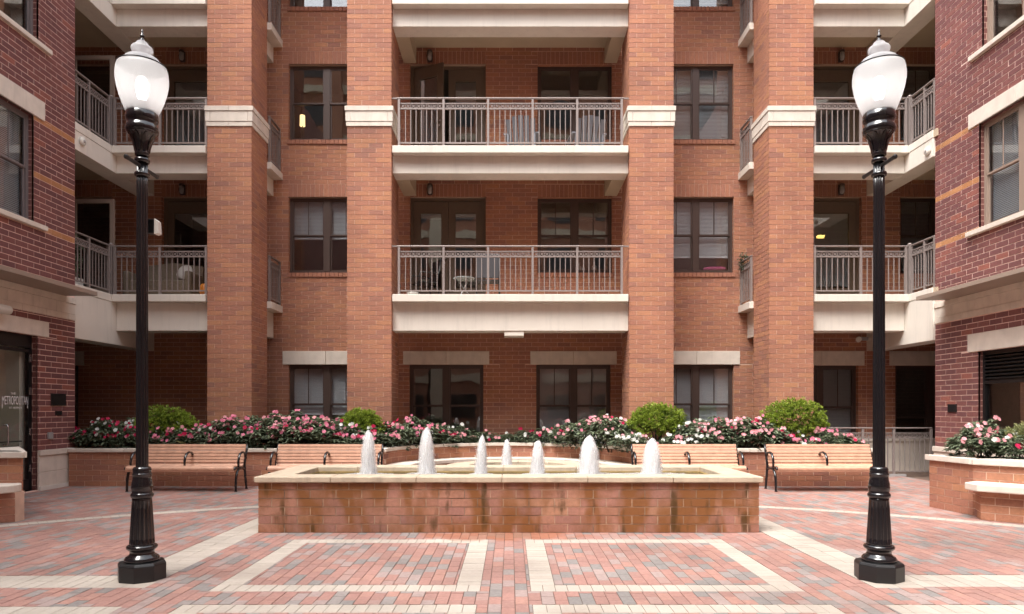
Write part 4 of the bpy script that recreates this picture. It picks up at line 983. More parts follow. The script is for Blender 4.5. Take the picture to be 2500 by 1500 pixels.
# jets
def jet(x, y, h, r, label, sd):
    rg = random.Random(sd)
    t = thing('water_jet', label, 'water jet', (x, y, wz), 0, 'water jets of the fountain')
    q = frame_of(t); q.lathe([(.034, -.12), (.034, .012), (.026, .014), (.001, .012)], 16); q.obj('nozzle', 'black_satin', t)
    def shell(f, m, nm, top, lump):
        q = frame_of(t); n, seg = 26, 40; prof = []
        k = len(q.v); lean = rg.uniform(-.018, .018)
        for j in range(n + 1):
            z = j / n * top
            s_ = z / top
            pr = (1.0 - .34 * s_ ** 1.2) * math.sqrt(max(0, 1 - max(0, (s_ - .5) / .5) ** 2.4)) * (1 + .12 * math.exp(-s_ * 12))
            for i in range(seg):
                a = 2 * math.pi * i / seg
                rr = r * f * pr * (1 + lump * (.5 * math.sin(3 * a + j * .22 + sd) + .4 * math.sin(7 * a - j * .3 + sd * 2) + rg.uniform(-.03, .03)))
                q.v.append(tuple(q.p(rr * math.cos(a) + lean * s_, rr * math.sin(a), z * h)))
        for j in range(n):
            for i in range(seg): q.f.append((k + j * seg + i, k + j * seg + (i + 1) % seg, k + (j + 1) * seg + (i + 1) % seg, k + (j + 1) * seg + i)); q.t.append(.5); q.sm.append(True)
        q.obj(nm, m, t)
    shell(.50, 'froth_core', 'water_core', .90, .03)
    for k, (f, tp) in enumerate(((.60, .94), (.70, .97), (.79, 1.0), (.87, .98), (.94, 1.02), (1.0, .97))): shell(f, 'froth', 'spray', tp, .05)
    for f, tp in ((1.06, 1.0), (1.12, .93), (1.19, .96), (1.27, .86)): shell(f, 'froth_thin', 'spray', tp, .08)
    q = frame_of(t)
    for _ in range(40):                               # droplets thrown off the column
        z = rg.random() ** .8 * 1.04; a = rg.uniform(0, 6.283); d = r * (1.35 - .65 * z) * rg.uniform(.75, 1.35); s_ = rg.uniform(.0015, .0045)
        c = (d * math.cos(a), d * math.sin(a), z * h)
        q.add([(c[0] - s_, c[1], c[2]), (c[0], c[1] - s_, c[2]), (c[0] + s_, c[1], c[2]), (c[0], c[1] + s_, c[2]), (c[0], c[1], c[2] + s_ * 3), (c[0], c[1], c[2] - s_ * 3)], [(0, 1, 4), (1, 2, 4), (2, 3, 4), (3, 0, 4), (1, 0, 5), (2, 1, 5), (3, 2, 5), (0, 3, 5)])
    q.obj('droplets', 'froth_core', t, kind='stuff')
    q = frame_of(t); n, seg = 6, 36; k = len(q.v)      # foam where the water falls back
    for j in range(n + 1):
        for i in range(seg):
            a = 2 * math.pi * i / seg; d = r * (.7 + 2.6 * j / n) * (1 + .25 * math.sin(3 * a + sd) + rg.uniform(-.12, .12) * (j > 0))
            q.v.append(tuple(q.p(d * math.cos(a) * 1.25, max(-.37 if y < 9.3 else -.25, min(.37 if y < 9.3 else .25, d * math.sin(a))), .004 + .03 * (1 - j / n) ** 2 + (rg.uniform(0, .014) if 0 < j < n else 0))))
    for j in range(n):
        for i in range(seg): q.f.append((k + j * seg + i, k + j * seg + (i + 1) % seg, k + (j + 1) * seg + (i + 1) % seg, k + (j + 1) * seg + i)); q.t.append(.5); q.sm.append(True)
    q.obj('foam', 'froth', t)
JY = 8.93; sJ = F_PX / JY
ords = ('first', 'second', 'third', 'fourth', 'fifth', 'sixth')
for i, (x, ty, wpx) in enumerate(((899, 1051, 35), (1042, 1044, 37), (1175, 1063, 27), (1313, 1076, 31), (1438, 1064, 46), (1591, 1071, 44))):
    h = CAM_H + (CY - ty) / sJ - wz
    jet((x - CX) / sJ, JY, h, wpx / sJ / 2, ('white frothing jet at the left end of the fountain', 'tallest white water jet, second from the left along the front', 'slim pointed water jet, third from the left along the front',
        'short pointed water jet just right of the fountain centre', 'broad ragged water jet, second from the right end of the fountain', 'broad white water jet at the right end of the fountain')[i], i + 1)
sR = F_PX / 10.2
jet((1238 - CX) / sR, 10.15, CAM_H + (CY - 1073) / sR - wz, 23 / sR / 2, 'small water jet standing in the half round basin behind the others', 9)

# ------------------------------------------------------------------ long raised planter with its curved niche
pl_ = thing('raised_planter', 'long brick planter bed with stone coping behind the benches, bowed back behind the fountain', 'planter', (0, 13, 0))
PY, PZ, PT = 12.97, .646, .716; NC, NR = (0.0, 12.9), 2.4; PXL, PXR = -SX + .06, 6.92
pb = Bricks('orange_brick', pl_)
xl, xr = -2.40, 2.40
for a, b in ((PXL, xl), (xr, PXR)):
    MB().box(a, b, PY, PY + .30, -.05, PZ).obj('planter_wall', 'mortar', pl_); pb.wall((a, PY, 0), XU, YN, b - a, 0, PZ, e0=(a == xr), e1=(b == xl or b == PXR))
MB().box(PXR - .3, PXR, PY + .301, 15.9, -.05, PZ).obj('planter_wall', 'mortar', pl_); pb.wall((PXR, PY, 0), (0, 1, 0), (1, 0, 0), 2.9, 0, PZ)
A0, A1 = math.asin((PY - NC[1]) / NR), math.pi - math.asin((PY - NC[1]) / NR)
MB().prism(ring(NC, NR, NR + .28, A0, A1, 40), -.05, PZ - .001).obj('planter_wall', 'mortar', pl_)
nb_ = int(NR * (A1 - A0) / .3048)
for k in range(7):
    zz = k * .1016
    if zz > PZ - .03: break
    for i in range(nb_ + 1):
        a = A0 + (A1 - A0) * (i + (.5 if k % 2 else 0)) / nb_
        if a > A1: continue
        C = Vector((NC[0] + (NR - .0) * math.cos(a), NC[1] + NR * math.sin(a), zz + min(.1016, PZ - zz) / 2)); N_ = Vector((-math.cos(a), -math.sin(a), 0)); C -= N_ * .012
        pb.one(C, Vector((-math.sin(a), math.cos(a), 0)), N_, (0, 0, 1), NR * (A1 - A0) / nb_ - .012, min(.1016, PZ - zz) - .01, .020, R.random())
pb.finish()
def cop(poly, par=pl_, zb=PZ + .002, zt_=PT, m='limestone', bev=.008): return MB().prism(poly, zb, zt_).obj('coping_stone', m, par, bevel=bev)
x = PXL
while x < xl - .05:
    b = min(x + 1.07, xl) if xl - x - 1.07 > .35 else xl; cop([(x, PY - .045), (b - .005, PY - .045), (b - .005, PY + .34), (x, PY + .34)]); x = b
x = xr
while x < PXR - .05:
    b = min(x + 1.07, PXR + .04) if PXR - x - 1.07 > .35 else PXR + .04; cop([(x + .005, PY - .045), (b, PY - .045), (b, PY + .34), (x + .005, PY + .34)]); x = b
for i in range(7):
    a0 = A0 + (A1 - A0) * i / 7; a1 = A0 + (A1 - A0) * (i + 1) / 7
    cop(ring(NC, NR - .045, NR + .32, a0 + .002, a1 - .002, 8), zt_=PT - .001)
# curved seat inside the niche
MB().prism(ring(NC, NR - .42, NR - .005, A0 + .05, A1 - .05, 36), -.05, .325).obj('seat_base', 'far_orange_brick', pl_)
for i in range(7):
    a0 = A0 + .04 + (A1 - A0 - .08) * i / 7; a1 = A0 + .04 + (A1 - A0 - .08) * (i + 1) / 7
    MB().prism(ring(NC, NR - .47, NR - .006, a0 + .002, a1 - .002, 8), .327, .40).obj('seat_stone', 'limestone', pl_, bevel=.008)
q = MB(); zs = PZ - .03
q.add([(PXL, PY + .3, zs), (xl - .02, PY + .3, zs), (xl - .02, YW, zs), (PXL, YW, zs)], [(0, 1, 2, 3)]); q.add([(xr + .02, PY + .3, zs), (PXR - .3, PY + .3, zs), (PXR - .3, YW, zs), (xr + .02, YW, zs)], [(0, 1, 2, 3)])
q.prism(ring(NC, NR + .28, 3.4, .3, math.pi - .3, 24), zs - .2, zs - .002); q.obj('soil', 'soil', pl_)

# ------------------------------------------------------------------ front planters at both sides
def side_planter(poly, zc, seat_poly, base_poly, label, front_edges, sb=.385, sz=.48, soil=True):
    c = poly[0]; t = thing('side_planter', label, 'planter', (c[0], c[1], 0))
    br = Bricks('orange_brick', t, limit=200)
    zb = zc - .083
    MB().prism(poly, -.05, zb).obj('planter_wall', 'mortar', t)
    for (a, b, holes_) in front_edges:
        A, B = Vector((*a, 0)), Vector((*b, 0)); U = (B - A); L = U.length; U.normalize(); N = Vector((U.y, -U.x, 0))
        br.wall(A, U, N, L, 0, zb, holes_, e0=True, e1=True)
    cen = Vector((sum(p[0] for p in poly) / len(poly), sum(p[1] for p in poly) / len(poly)))
    n = len(poly)
    # coping: outline pushed out by 4.5 cm, cut to stones along each visible edge
    for (a, b, _) in front_edges:
        A, B = Vector((*a, 0)), Vector((*b, 0)); U = (B - A).normalized(); N = Vector((U.y, -U.x, 0)); L = (B - A).length; k = max(1, round(L / .95))
        for i in range(k):
            p, q_ = L * i / k + (.003 if i else -.045), L * (i + 1) / k - (.003 if i < k - 1 else -.045)
            pts = [A + U * p + N * .05, A + U * q_ + N * .05, A + U * (q_ - (.0 if i < k - 1 else .30)) - N * .30, A + U * (p + (.0 if i else .30)) - N * .30]
            MB().prism([(v.x, v.y) for v in pts], zb + .002, zc).obj('coping_stone', 'limestone', t, bevel=.008)
    if soil: MB().prism(poly, zb + .003, zb + .03).obj('soil', 'soil', t)
    if seat_poly:
        MB().prism(seat_poly, sb, sz).obj('seat_slab', 'limestone', t, bevel=.012)
        MB().prism(base_poly, -.05, sb - .002).obj('seat_base', 'mortar', t)
        m = len(base_poly)
        for i in range(m):
            A, B = Vector((*base_poly[i], 0)), Vector((*base_poly[(i + 1) % m], 0)); U = B - A; L = U.length
            if L < .2: continue
            U.normalize(); N = Vector((U.y, -U.x, 0)); mid = (A + B) / 2
            if N.dot(Vector((0, 0, 0)) - mid) > 0: br.wall(A, U, N, L, 0, sb - .004, e0=True, e1=True, ph=1)
    br.finish(); return t
rp = side_planter([(6.28, 10.22), (6.36, 9.38), (7.0, 8.60), (8.44, 8.40), (8.44, 10.5), (7.2, 10.6)], .785,
    [(6.10, 8.93), (6.9, 8.14), (8.44, 7.9), (8.44, 8.42), (7.02, 8.62), (6.38, 9.36), (6.12, 9.2)], [(6.22, 9.02), (6.95, 8.30), (8.43, 8.08), (8.43, 8.41), (7.01, 8.61), (6.37, 9.36)],
    'rounded brick planter with stone seat at the right edge, full of flowers', [((6.28, 10.22), (6.36, 9.38), []), ((6.36, 9.38), (7.0, 8.60), []), ((7.0, 8.60), (8.44, 8.40), [])])
def arcpts(cx, cy, r, a0, a1, n): return [(cx + r * math.cos(a0 + (a1 - a0) * i / n), cy + r * math.sin(a0 + (a1 - a0) * i / n)) for i in range(n + 1)]
lp = side_planter([(-8.38, 9.05), (-6.52, 9.12), (-7.5, 10.35), (-8.38, 10.3)], .895,
    [(-8.38, 8.45), (-6.72, 8.62)] + arcpts(-6.72, 8.88, .30, -1.35, 1.1, 8) + [(-6.6, 9.11), (-8.38, 9.045)], [(-8.38, 8.62), (-6.60, 8.74), (-6.42, 8.84), (-6.42, 9.02), (-6.55, 9.11), (-8.38, 9.045)],
    'low brick planter with rounded stone seat at the left edge', [((-8.38, 9.05), (-6.52, 9.12), []), ((-6.52, 9.12), (-7.5, 10.35), [])])

# guard rail in front of the dark right corner
gr = thing('guard_rail', 'taupe metal guard rail in front of the dark doorway at right', 'railing', (7.7, 14.9, 0))
MB().box(6.94, 8.62, 14.86, 14.94, 0, .05).obj('kerb', 'grey_plastic', gr)
railing(gr, (6.94, 14.9), (9.2, 14.9), 0.02, [.02, .33, .63, .99], H=1.05)

# ------------------------------------------------------------------ street lamps
def street_lamp(x, y, label, group, extra=None):
    t = thing('street_lamp', label, 'street lamp', (x, y, 0), 0, group)
    def part(name, m, fn, bevel=0, par=None):
        q = frame_of(t); q.U, q.N = q.U * .88, q.N * .88; fn(q); return q.obj(name, m, par or t, bevel=bevel)
    rt = rad(-12)
    oc = [(.205 / math.cos(math.pi / 8) * math.cos(rt + math.pi / 8 + i * math.pi / 4), .205 / math.cos(math.pi / 8) * math.sin(rt + math.pi / 8 + i * math.pi / 4)) for i in range(8)]
    def base(q):
        q.prism(oc, 0, .135)
        k = len(q.v); n = 8
        q.add([(a, b, .135) for a, b in oc] + [(a * .93, b * .93, .155) for a, b in oc], [(i, (i + 1) % n, n + (i + 1) % n, n + i) for i in range(n)] + [tuple(range(n, 2 * n))])
    part('base_block', 'black_satin', base, .006)
    def mould(q): q.lathe([(.15, .150), (.158, .165), (.158, .180), (.145, .197), (.118, .212), (.110, .228), (.112, .245), (.128, .258), (.139, .268), (.141, .280), (.132, .292), (.118, .297)], 48)
    part('base_moulding', 'black_gloss', mould)
    fl = lambda z: (16, .085 * min(1, max(0, (z - .30) / .03), ) if z < .67 else .0)
    part('fluted_base', 'black_gloss', lambda q: q.lathe([(.114, .294), (.113, .31)] + [(.113 - .024 * i / 10, .32 + .36 * i / 10) for i in range(11)] + [(.089, .70)], 96, flute=lambda z: (16, .10 if .315 < z < .675 else 0)))
    part('collar', 'black_gloss', lambda q: q.lathe([(.088, .698), (.100, .705), (.104, .717), (.104, .728), (.097, .738), (.090, .745), (.094, .765), (.0985, .79), (.096, .82), (.088, .85), (.0845, .875), (.086, .895), (.090, .902), (.088, .908), (.082, .912), (.084, .93), (.083, .948), (.074, .962), (.058, .968)], 48))
    part('shaft', 'black_gloss', lambda q: q.lathe([(.0575, .96)] + [(.0575 - .0008 * i, .965 + 2.685 * i / 8) for i in range(9)], 96, flute=lambda z: (12, .16)))
    for z in (3.485, 3.605): part('ring', 'black_gloss', lambda q: q.lathe([(.052, z - .02), (.066, z - .016), (.070, z), (.066, z + .016), (.052, z + .02)], 32))
    part('ladder_bar', 'black_satin', lambda q: q.tube([(0, -.30, 3.55), (0, -.285, 3.55), (0, -.25, 3.55), (0, 0, 3.55), (0, .25, 3.55), (0, .285, 3.55), (0, .30, 3.55)], [.012, .021, .017, .016, .017, .021, .012], 12))
    part('capital', 'black_gloss', lambda q: q.lathe([(.052, 3.64), (.064, 3.645), (.066, 3.665), (.062, 3.675), (.064, 3.70), (.072, 3.74), (.088, 3.785), (.112, 3.815), (.130, 3.832), (.142, 3.842)], 96, flute=lambda z: (16, .07 if 3.68 < z < 3.82 else 0)))
    for i in range(8):                                 # acanthus leaves on the capital
        a = 2 * math.pi * i / 8
        def leaf(q):
            ca, sa = math.cos(a), math.sin(a); P = []
            for j, (r, z, w) in enumerate(((.066, 3.68, .014), (.072, 3.715, .021), (.084, 3.755, .026), (.103, 3.795, .022), (.125, 3.822, .010))):
                for s_ in (-1, 0, 1): P.append((ca * (r + (.007 if s_ == 0 else .001)) - sa * w * s_, sa * (r + (.007 if s_ == 0 else .001)) + ca * w * s_, z))
            q.add(P, [(3 * j + s_, 3 * j + s_ + 1, 3 * j + s_ + 4, 3 * j + s_ + 3) for j in range(4) for s_ in (0, 1)], smooth=True)
        part('capital_leaf', 'black_gloss', leaf)
    part('cup', 'black_gloss', lambda q: q.lathe([(.135, 3.838), (.146, 3.85), (.149, 3.87), (.146, 3.892), (.135, 3.905), (.131, 3.915), (.133, 3.93), (.141, 3.942), (.147, 3.955), (.147, 3.985), (.141, 3.995), (.141, 4.02), (.132, 4.025)], 56))
    prof = [(.132, 3.99), (.146, 4.02), (.175, 4.08), (.203, 4.15), (.224, 4.22), (.236, 4.285), (.237, 4.33), (.231, 4.38), (.220, 4.415)]
    gl = part('globe', 'globe_glass', lambda q: q.lathe(prof, 64))
    part('globe_band', 'black_satin', lambda q: q.lathe([(.218, 4.411), (.225, 4.413), (.225, 4.421), (.216, 4.425)], 64))
    part('globe_top', 'globe_glass', lambda q: q.lathe([(.214, 4.424), (.200, 4.437), (.172, 4.456), (.158, 4.468), (.150, 4.480), (.110, 4.490), (.083, 4.500), (.079, 4.515), (.087, 4.535), (.098, 4.553), (.0985, 4.570), (.090, 4.584), (.070, 4.592), (.061, 4.604), (.052, 4.620), (.034, 4.634)], 48))
    part('finial', 'black_gloss', lambda q: q.lathe([(.036, 4.630), (.030, 4.640), (.016, 4.652), (.012, 4.668), (.022, 4.676), (.023, 4.682), (.011, 4.690), (.010, 4.715), (.006, 4.735), (.0005, 4.74)], 20))
    part('bulb', 'lamp_bulb', lambda q: q.lathe([(.001, 4.12), (.03, 4.125), (.045, 4.16), (.058, 4.22), (.055, 4.28), (.035, 4.32), (.001, 4.335)], 24))
    part('lamp_socket', 'grey_plastic', lambda q: q.lathe([(.12, 4.0), (.12, 4.03), (.05, 4.05), (.045, 4.12)], 24))
    return t
LY = 5.89
street_lamp((347 - CX) * LY / F_PX, LY, 'black fluted street lamp with glowing acorn globe at the left', 'street lamps flanking the fountain')
street_lamp((2146 - CX) * LY / F_PX, LY, 'black fluted street lamp with glowing acorn globe at the right', 'street lamps flanking the fountain')
t = thing('post_light', 'small box light with white lens clamped to the left lamp post', 'floodlight', ((347 - CX) * LY / F_PX, LY + .06, 3.06)); q = frame_of(t)
q.box(.0, .07, .005, .07, -.062, .062); q.obj('housing', 'black_satin', t, bevel=.006); q = frame_of(t); q.add([(.072, 0, -.07), (.072, .075, -.07), (.072, .075, .066), (.072, 0, .066), (.106, .012, -.06), (.106, .064, -.06), (.100, .064, .04), (.100, .012, .04)], [(0, 1, 2, 3), (4, 5, 6, 7), (0, 1, 5, 4), (1, 2, 6, 5), (2, 3, 7, 6), (3, 0, 4, 7)]); q.obj('lens', 'white_plastic', t)

# ------------------------------------------------------------------ benches
def bench_meshes():
    M = {}
    def put(k, b, m): me = b.mesh(k); me.materials.append(MATS[m]); M[k] = me
    w = 1.90
    slat = MB(); slat.box(-w / 2, w / 2, -.011, .019, -.0230, .0230); put('slat', slat, 'cedar')
    side = MB()
    up = [(0, .315, .825), (0, .285, .72), (0, .235, .60), (0, .195, .50), (0, .178, .44), (0, .190, .36), (0, .225, .20), (0, .262, .03), (0, .268, .0)]
    side.tube(up, [.014, .021, .023, .024, .026, .025, .023, .022, .026], 8, 1.0)
    fr = [(0, .185, .36), (0, .10, .395), (0, .0, .405), (0, -.10, .39), (0, -.175, .33), (0, -.21, .22), (0, -.222, .10), (0, -.222, .02), (0, -.225, 0)]
    side.tube(fr, [.022, .022, .021, .022, .024, .024, .022, .021, .028], 8)
    side.tube([(0, .0, .405), (0, -.18, .425), (0, -.255, .42), (0, -.285, .405)], [.018, .02, .028, .022], 8)
    put('end_frame', side, 'black_gloss')
    arm = MB(); arm.tube([(0, .245, .56), (0, .22, .625), (0, .15, .675), (0, .06, .685), (0, -.03, .655), (0, -.085, .59), (0, -.105, .51), (0, -.10, .42)], [.016, .019, .020, .020, .020, .019, .018, .016], 8, 1.25); put('armrest', arm, 'black_gloss')
    return M, w
BM, BWD = bench_meshes()
def bench(x, y, label):
    t = thing('park_bench', label, 'bench', (x, y, 0), 0, 'benches along the planter'); T = W[t]
    for i in range(6):                                 # back slats on the lean of the uprights
        s_ = i / 5; p = Vector((0, .205 + .092 * s_ - .026, .515 + .28 * s_)); link('slat', BM['slat'], t, T @ Matrix.Translation(p) @ Matrix.Rotation(-rad(17), 4, 'X'))
    prof = [(-.292, .385, 20), (-.282, .432, -35), (-.235, .449, -80), (-.178, .448, -92), (-.121, .444, -94), (-.064, .439, -95), (-.007, .434, -95), (.050, .430, -94), (.107, .430, -88), (.150, .447, -45)]
    for yy, zz, an in prof: link('seat_slat', BM['slat'], t, T @ Matrix.Translation((0, yy, zz)) @ Matrix.Rotation(rad(an), 4, 'X'))
    for sx in (-1, 1):
        link('end_frame', BM['end_frame'], t, T @ Matrix.Translation((sx * (BWD / 2 + .012), 0, 0))); link('armrest', BM['armrest'], t, T @ Matrix.Translation((sx * (BWD / 2 + .012), 0, 0)))
    link('armrest', BM['armrest'], t, T @ Matrix.Translation((0.0, -.0, 0)))
BY = 12.30
bench(-5.82, BY, 'cedar slat bench with black arms, partly behind the left lamp post'); bench(-3.32, BY, 'cedar slat bench just left of the fountain end')
bench(3.20, BY, 'cedar slat bench behind the right end of the fountain'); bench(5.66, BY, 'cedar slat bench with black arms, partly behind the right lamp post')
# ------------------------------------------------------------------ planting
def leaf_quad(b, c, d, up, ln, wd, tone, fold=.25):
    d = d.normalized(); s = d.cross(up)
    if s.length < 1e-3: s = d.cross(Vector((1, 0, 0)))
    s.normalize(); n = s.cross(d)
    k = len(b.v); m = c + d * ln * .45
    b.v += [tuple(c), tuple(m + s * wd / 2 + n * wd * fold), tuple(c + d * ln - n * ln * .12), tuple(m - s * wd / 2 + n * wd * fold)]
    b.f += [(k, k + 1, k + 2), (k, k + 2, k + 3)]; b.t += [tone, tone]; b.sm += [False, False]

def rawmesh(b, name, m):
    me = bpy.data.meshes.new(name); me.from_pydata(b.v, [], b.f); a = me.attributes.new('tone', 'FLOAT', 'FACE'); a.data.foreach_set('value', b.t); me.materials.append(MATS[m]); return me

def shrub_mesh(sd, lx, lz, n_tuft, lf, ln, m, name='foliage'):
    """clipped rounded shrub: sprays of small leaves spread through an uneven crown"""
    rg = random.Random(sd); b = MB()
    bumps = [(Vector((rg.gauss(0, 1), rg.gauss(0, 1), rg.gauss(0, .8))).normalized(), rg.uniform(-.11, .09), rg.uniform(5, 16)) for _ in range(40)]
    for _ in range(n_tuft):
        v = Vector((rg.gauss(0, 1), rg.gauss(0, 1), rg.gauss(.12, 1))).normalized()
        if v.z < -.75: continue
        k = 1 + sum(a * math.exp(s * (v.dot(u) - 1)) for u, a, s in bumps)
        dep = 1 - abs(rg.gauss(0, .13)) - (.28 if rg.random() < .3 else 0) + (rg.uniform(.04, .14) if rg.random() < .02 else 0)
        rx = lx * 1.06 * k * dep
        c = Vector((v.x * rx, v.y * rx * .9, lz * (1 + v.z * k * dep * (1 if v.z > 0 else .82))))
        base = .10 + .75 * max(0, dep - .6) / .4 + rg.gauss(0, .13); c += v * rg.gauss(0, .022)  # deeper leaves toned darker: shade of the gaps put into leaf colour
        out = (v + Vector((0, 0, .45)) + Vector((rg.gauss(0, .35), rg.gauss(0, .35), rg.gauss(0, .3)))).normalized()
        for i in range(lf):
            d = (out + Vector((rg.gauss(0, .55), rg.gauss(0, .55), rg.gauss(0, .45)))).normalized()
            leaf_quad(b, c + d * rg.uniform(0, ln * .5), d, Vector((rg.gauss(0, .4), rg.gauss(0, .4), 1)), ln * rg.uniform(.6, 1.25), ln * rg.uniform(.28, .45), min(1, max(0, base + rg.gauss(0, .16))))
    return rawmesh(b, name, m)
SOILZ = .62
def shrub(x, y, w, top, label, sd, lift=.12):
    t = thing('rounded_shrub', label, 'shrub', (x, y, SOILZ), 0, 'clipped shrubs in the long planter')
    lz = (top - SOILZ - lift) / 2
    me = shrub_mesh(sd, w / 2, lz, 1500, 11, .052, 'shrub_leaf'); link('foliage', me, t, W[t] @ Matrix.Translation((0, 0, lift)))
    rg = random.Random(sd); q = frame_of(t)
    for i in range(7):
        a = rg.uniform(0, 6.28); r1 = rg.uniform(.1, .32) * w; q.tube([(.03 * math.cos(a), .03 * math.sin(a), -.02), (r1 * .35 * math.cos(a), r1 * .35 * math.sin(a), lift + lz * .4), (r1 * math.cos(a), r1 * math.sin(a), lift + lz * 1.1)], [.014, .011, .005], 6)
    q.obj('stem', 'bark', t)
SY = 13.85; sS = SY / F_PX
shrub((408 - CX) * sS, SY, 1.20, 1.47, 'rounded light green shrub behind the left lamp post', 1, .05)
shrub((884 - CX) * sS, SY, .86, 1.44, 'small rounded green shrub in front of the inner left pillar', 2, .05)
shrub((1603 - CX) * sS, SY, 1.08, 1.55, 'round bright green shrub in front of the inner right pillar', 3, .20)
shrub((1939 - CX) * sS, SY, 1.16, 1.64, 'largest round green shrub in front of the outer right pier', 4, .12)

def foliage_variant(sd, w, h, n):
    rg = random.Random(sd); b = MB(); tips = []
    for s in range(n):
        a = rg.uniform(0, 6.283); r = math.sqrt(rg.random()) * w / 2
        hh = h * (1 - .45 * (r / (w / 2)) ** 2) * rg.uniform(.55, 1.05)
        c = Vector((r * math.cos(a), r * math.sin(a), hh)); lean = Vector((math.cos(a), math.sin(a), 0)) * (r / w)
        tips.append((c, lean))
        ph = rg.uniform(0, 6.283)
        for lv in range(2):
            for i in range(6 if lv == 0 else 5):
                t = ph + i * 6.283 / (6 if lv == 0 else 5) + lv * .5 + rg.gauss(0, .15)
                d = Vector((math.cos(t), math.sin(t), rg.uniform(-.25, .35) - lv * .15)) + lean * .6
                cc = c - Vector((0, 0, lv * .055))
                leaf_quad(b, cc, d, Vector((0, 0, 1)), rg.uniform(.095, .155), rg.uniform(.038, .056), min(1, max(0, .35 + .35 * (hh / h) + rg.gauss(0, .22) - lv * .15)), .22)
    for s in range(n // 2):                              # lower, darker leaves that fill the skirt
        a = rg.uniform(0, 6.283); r = w / 2 * rg.uniform(.5, 1.05); c = Vector((r * math.cos(a), r * math.sin(a), h * rg.uniform(.05, .45)))
        for i in range(6):
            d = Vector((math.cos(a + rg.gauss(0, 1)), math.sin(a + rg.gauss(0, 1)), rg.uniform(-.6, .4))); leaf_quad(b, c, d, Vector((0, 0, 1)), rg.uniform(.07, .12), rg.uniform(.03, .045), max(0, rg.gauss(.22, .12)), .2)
    return rawmesh(b, 'foliage', 'impatiens_leaf'), tips
FV = [foliage_variant(20 + i, .84, .60, 84) for i in range(5)]
def stem_mesh(sd):
    rg = random.Random(sd); b = MB()
    for i in range(12):
        a = rg.uniform(0, 6.28); r = rg.uniform(.06, .3); b.tube([(.04 * math.cos(a), .04 * math.sin(a), -.02), (r * .6 * math.cos(a), r * .6 * math.sin(a), .24), (r * math.cos(a), r * math.sin(a), .48)], [.008, .006, .004], 5)
    me = b.mesh('stem'); me.materials.append(MATS['bark']); return me
STEM = stem_mesh(3)
def flower_mesh(m, sd):
    rg = random.Random(sd); b = MB(); r = .031
    for i in range(5):
        a = 6.283 * i / 5 + rg.gauss(0, .06); d = Vector((math.cos(a), math.sin(a), .12)); s = Vector((-math.sin(a), math.cos(a), 0)); k = len(b.v)
        b.v += [(0, 0, 0), tuple(d * r * .55 + s * r * .52), tuple(d * r * 1.0 + s * r * .38), tuple(d * r * 1.05 - s * r * .34 + Vector((0, 0, -.004))), tuple(d * r * .55 - s * r * .5)]
        b.f += [(k, k + 1, k + 2), (k, k + 2, k + 3), (k, k + 3, k + 4)]; b.t += [rg.uniform(.2, 1)] * 3; b.sm += [False] * 3
    me = rawmesh(b, 'flower', m); return me
FM = {c: [flower_mesh('petal_' + c, i) for i in range(2)] for c in ('pink', 'rose', 'red', 'white')}
def plant(x, y, z, scale, mix, nfl, label, sd, group, hz=1.0):
    rg = random.Random(sd); t = thing('impatiens_plant', label, 'flowering plant', (x, y, z), 0, group)
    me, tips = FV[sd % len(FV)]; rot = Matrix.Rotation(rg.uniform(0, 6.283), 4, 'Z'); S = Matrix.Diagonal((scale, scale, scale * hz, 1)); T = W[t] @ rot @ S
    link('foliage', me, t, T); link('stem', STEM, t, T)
    pts = [(T @ c, (rot @ S).to_3x3() @ l) for c, l in tips]
    pts.sort(key=lambda q: -(q[0].z * 1.0 - (q[0].y - y) * .9 + rg.gauss(0, .09)))
    cl = rg.sample(range(min(len(pts), int(nfl * 1.8))), min(nfl, len(pts)))
    for i in cl:
        c, l = pts[i]; col = rg.choices([m[0] for m in mix], [m[1] for m in mix])[0]
        for k in range(rg.choice((1, 1, 2, 2, 3))):
            p = c + Vector((rg.gauss(0, .045), rg.gauss(0, .028) - .03, .04 + rg.gauss(0, .014)))
            n = (Vector((0, -1, .55)) + Vector((rg.gauss(0, .35), 0, rg.gauss(0, .3))) + l).normalized()
            s = rg.uniform(.85, 1.25)
            link('flower', rg.choice(FM[col]), t, Matrix.Translation(p) @ n.to_track_quat('Z', 'Y').to_matrix().to_4x4() @ Matrix.Rotation(rg.uniform(0, 6.28), 4, 'Z') @ Matrix.Diagonal((s, s, s, 1)))
num = 'first second third fourth fifth sixth seventh eighth ninth tenth eleventh twelfth thirteenth'.split()
MIXES = {'redwhite': ([('red', 6), ('white', 5), ('pink', 1)], 'red and white'), 'pinkwhite': ([('pink', 5), ('white', 3), ('red', 2)], 'pink and white'), 'pink': ([('pink', 9), ('rose', 3), ('red', 1)], 'bright pink'),
         'rose': ([('rose', 9), ('pink', 2), ('red', .7), ('white', .6)], 'pale pink'), 'white': ([('white', 8), ('rose', 2)], 'mostly white'), 'sparse': ([('rose', 5), ('white', 2), ('red', 2)], 'few pink')}
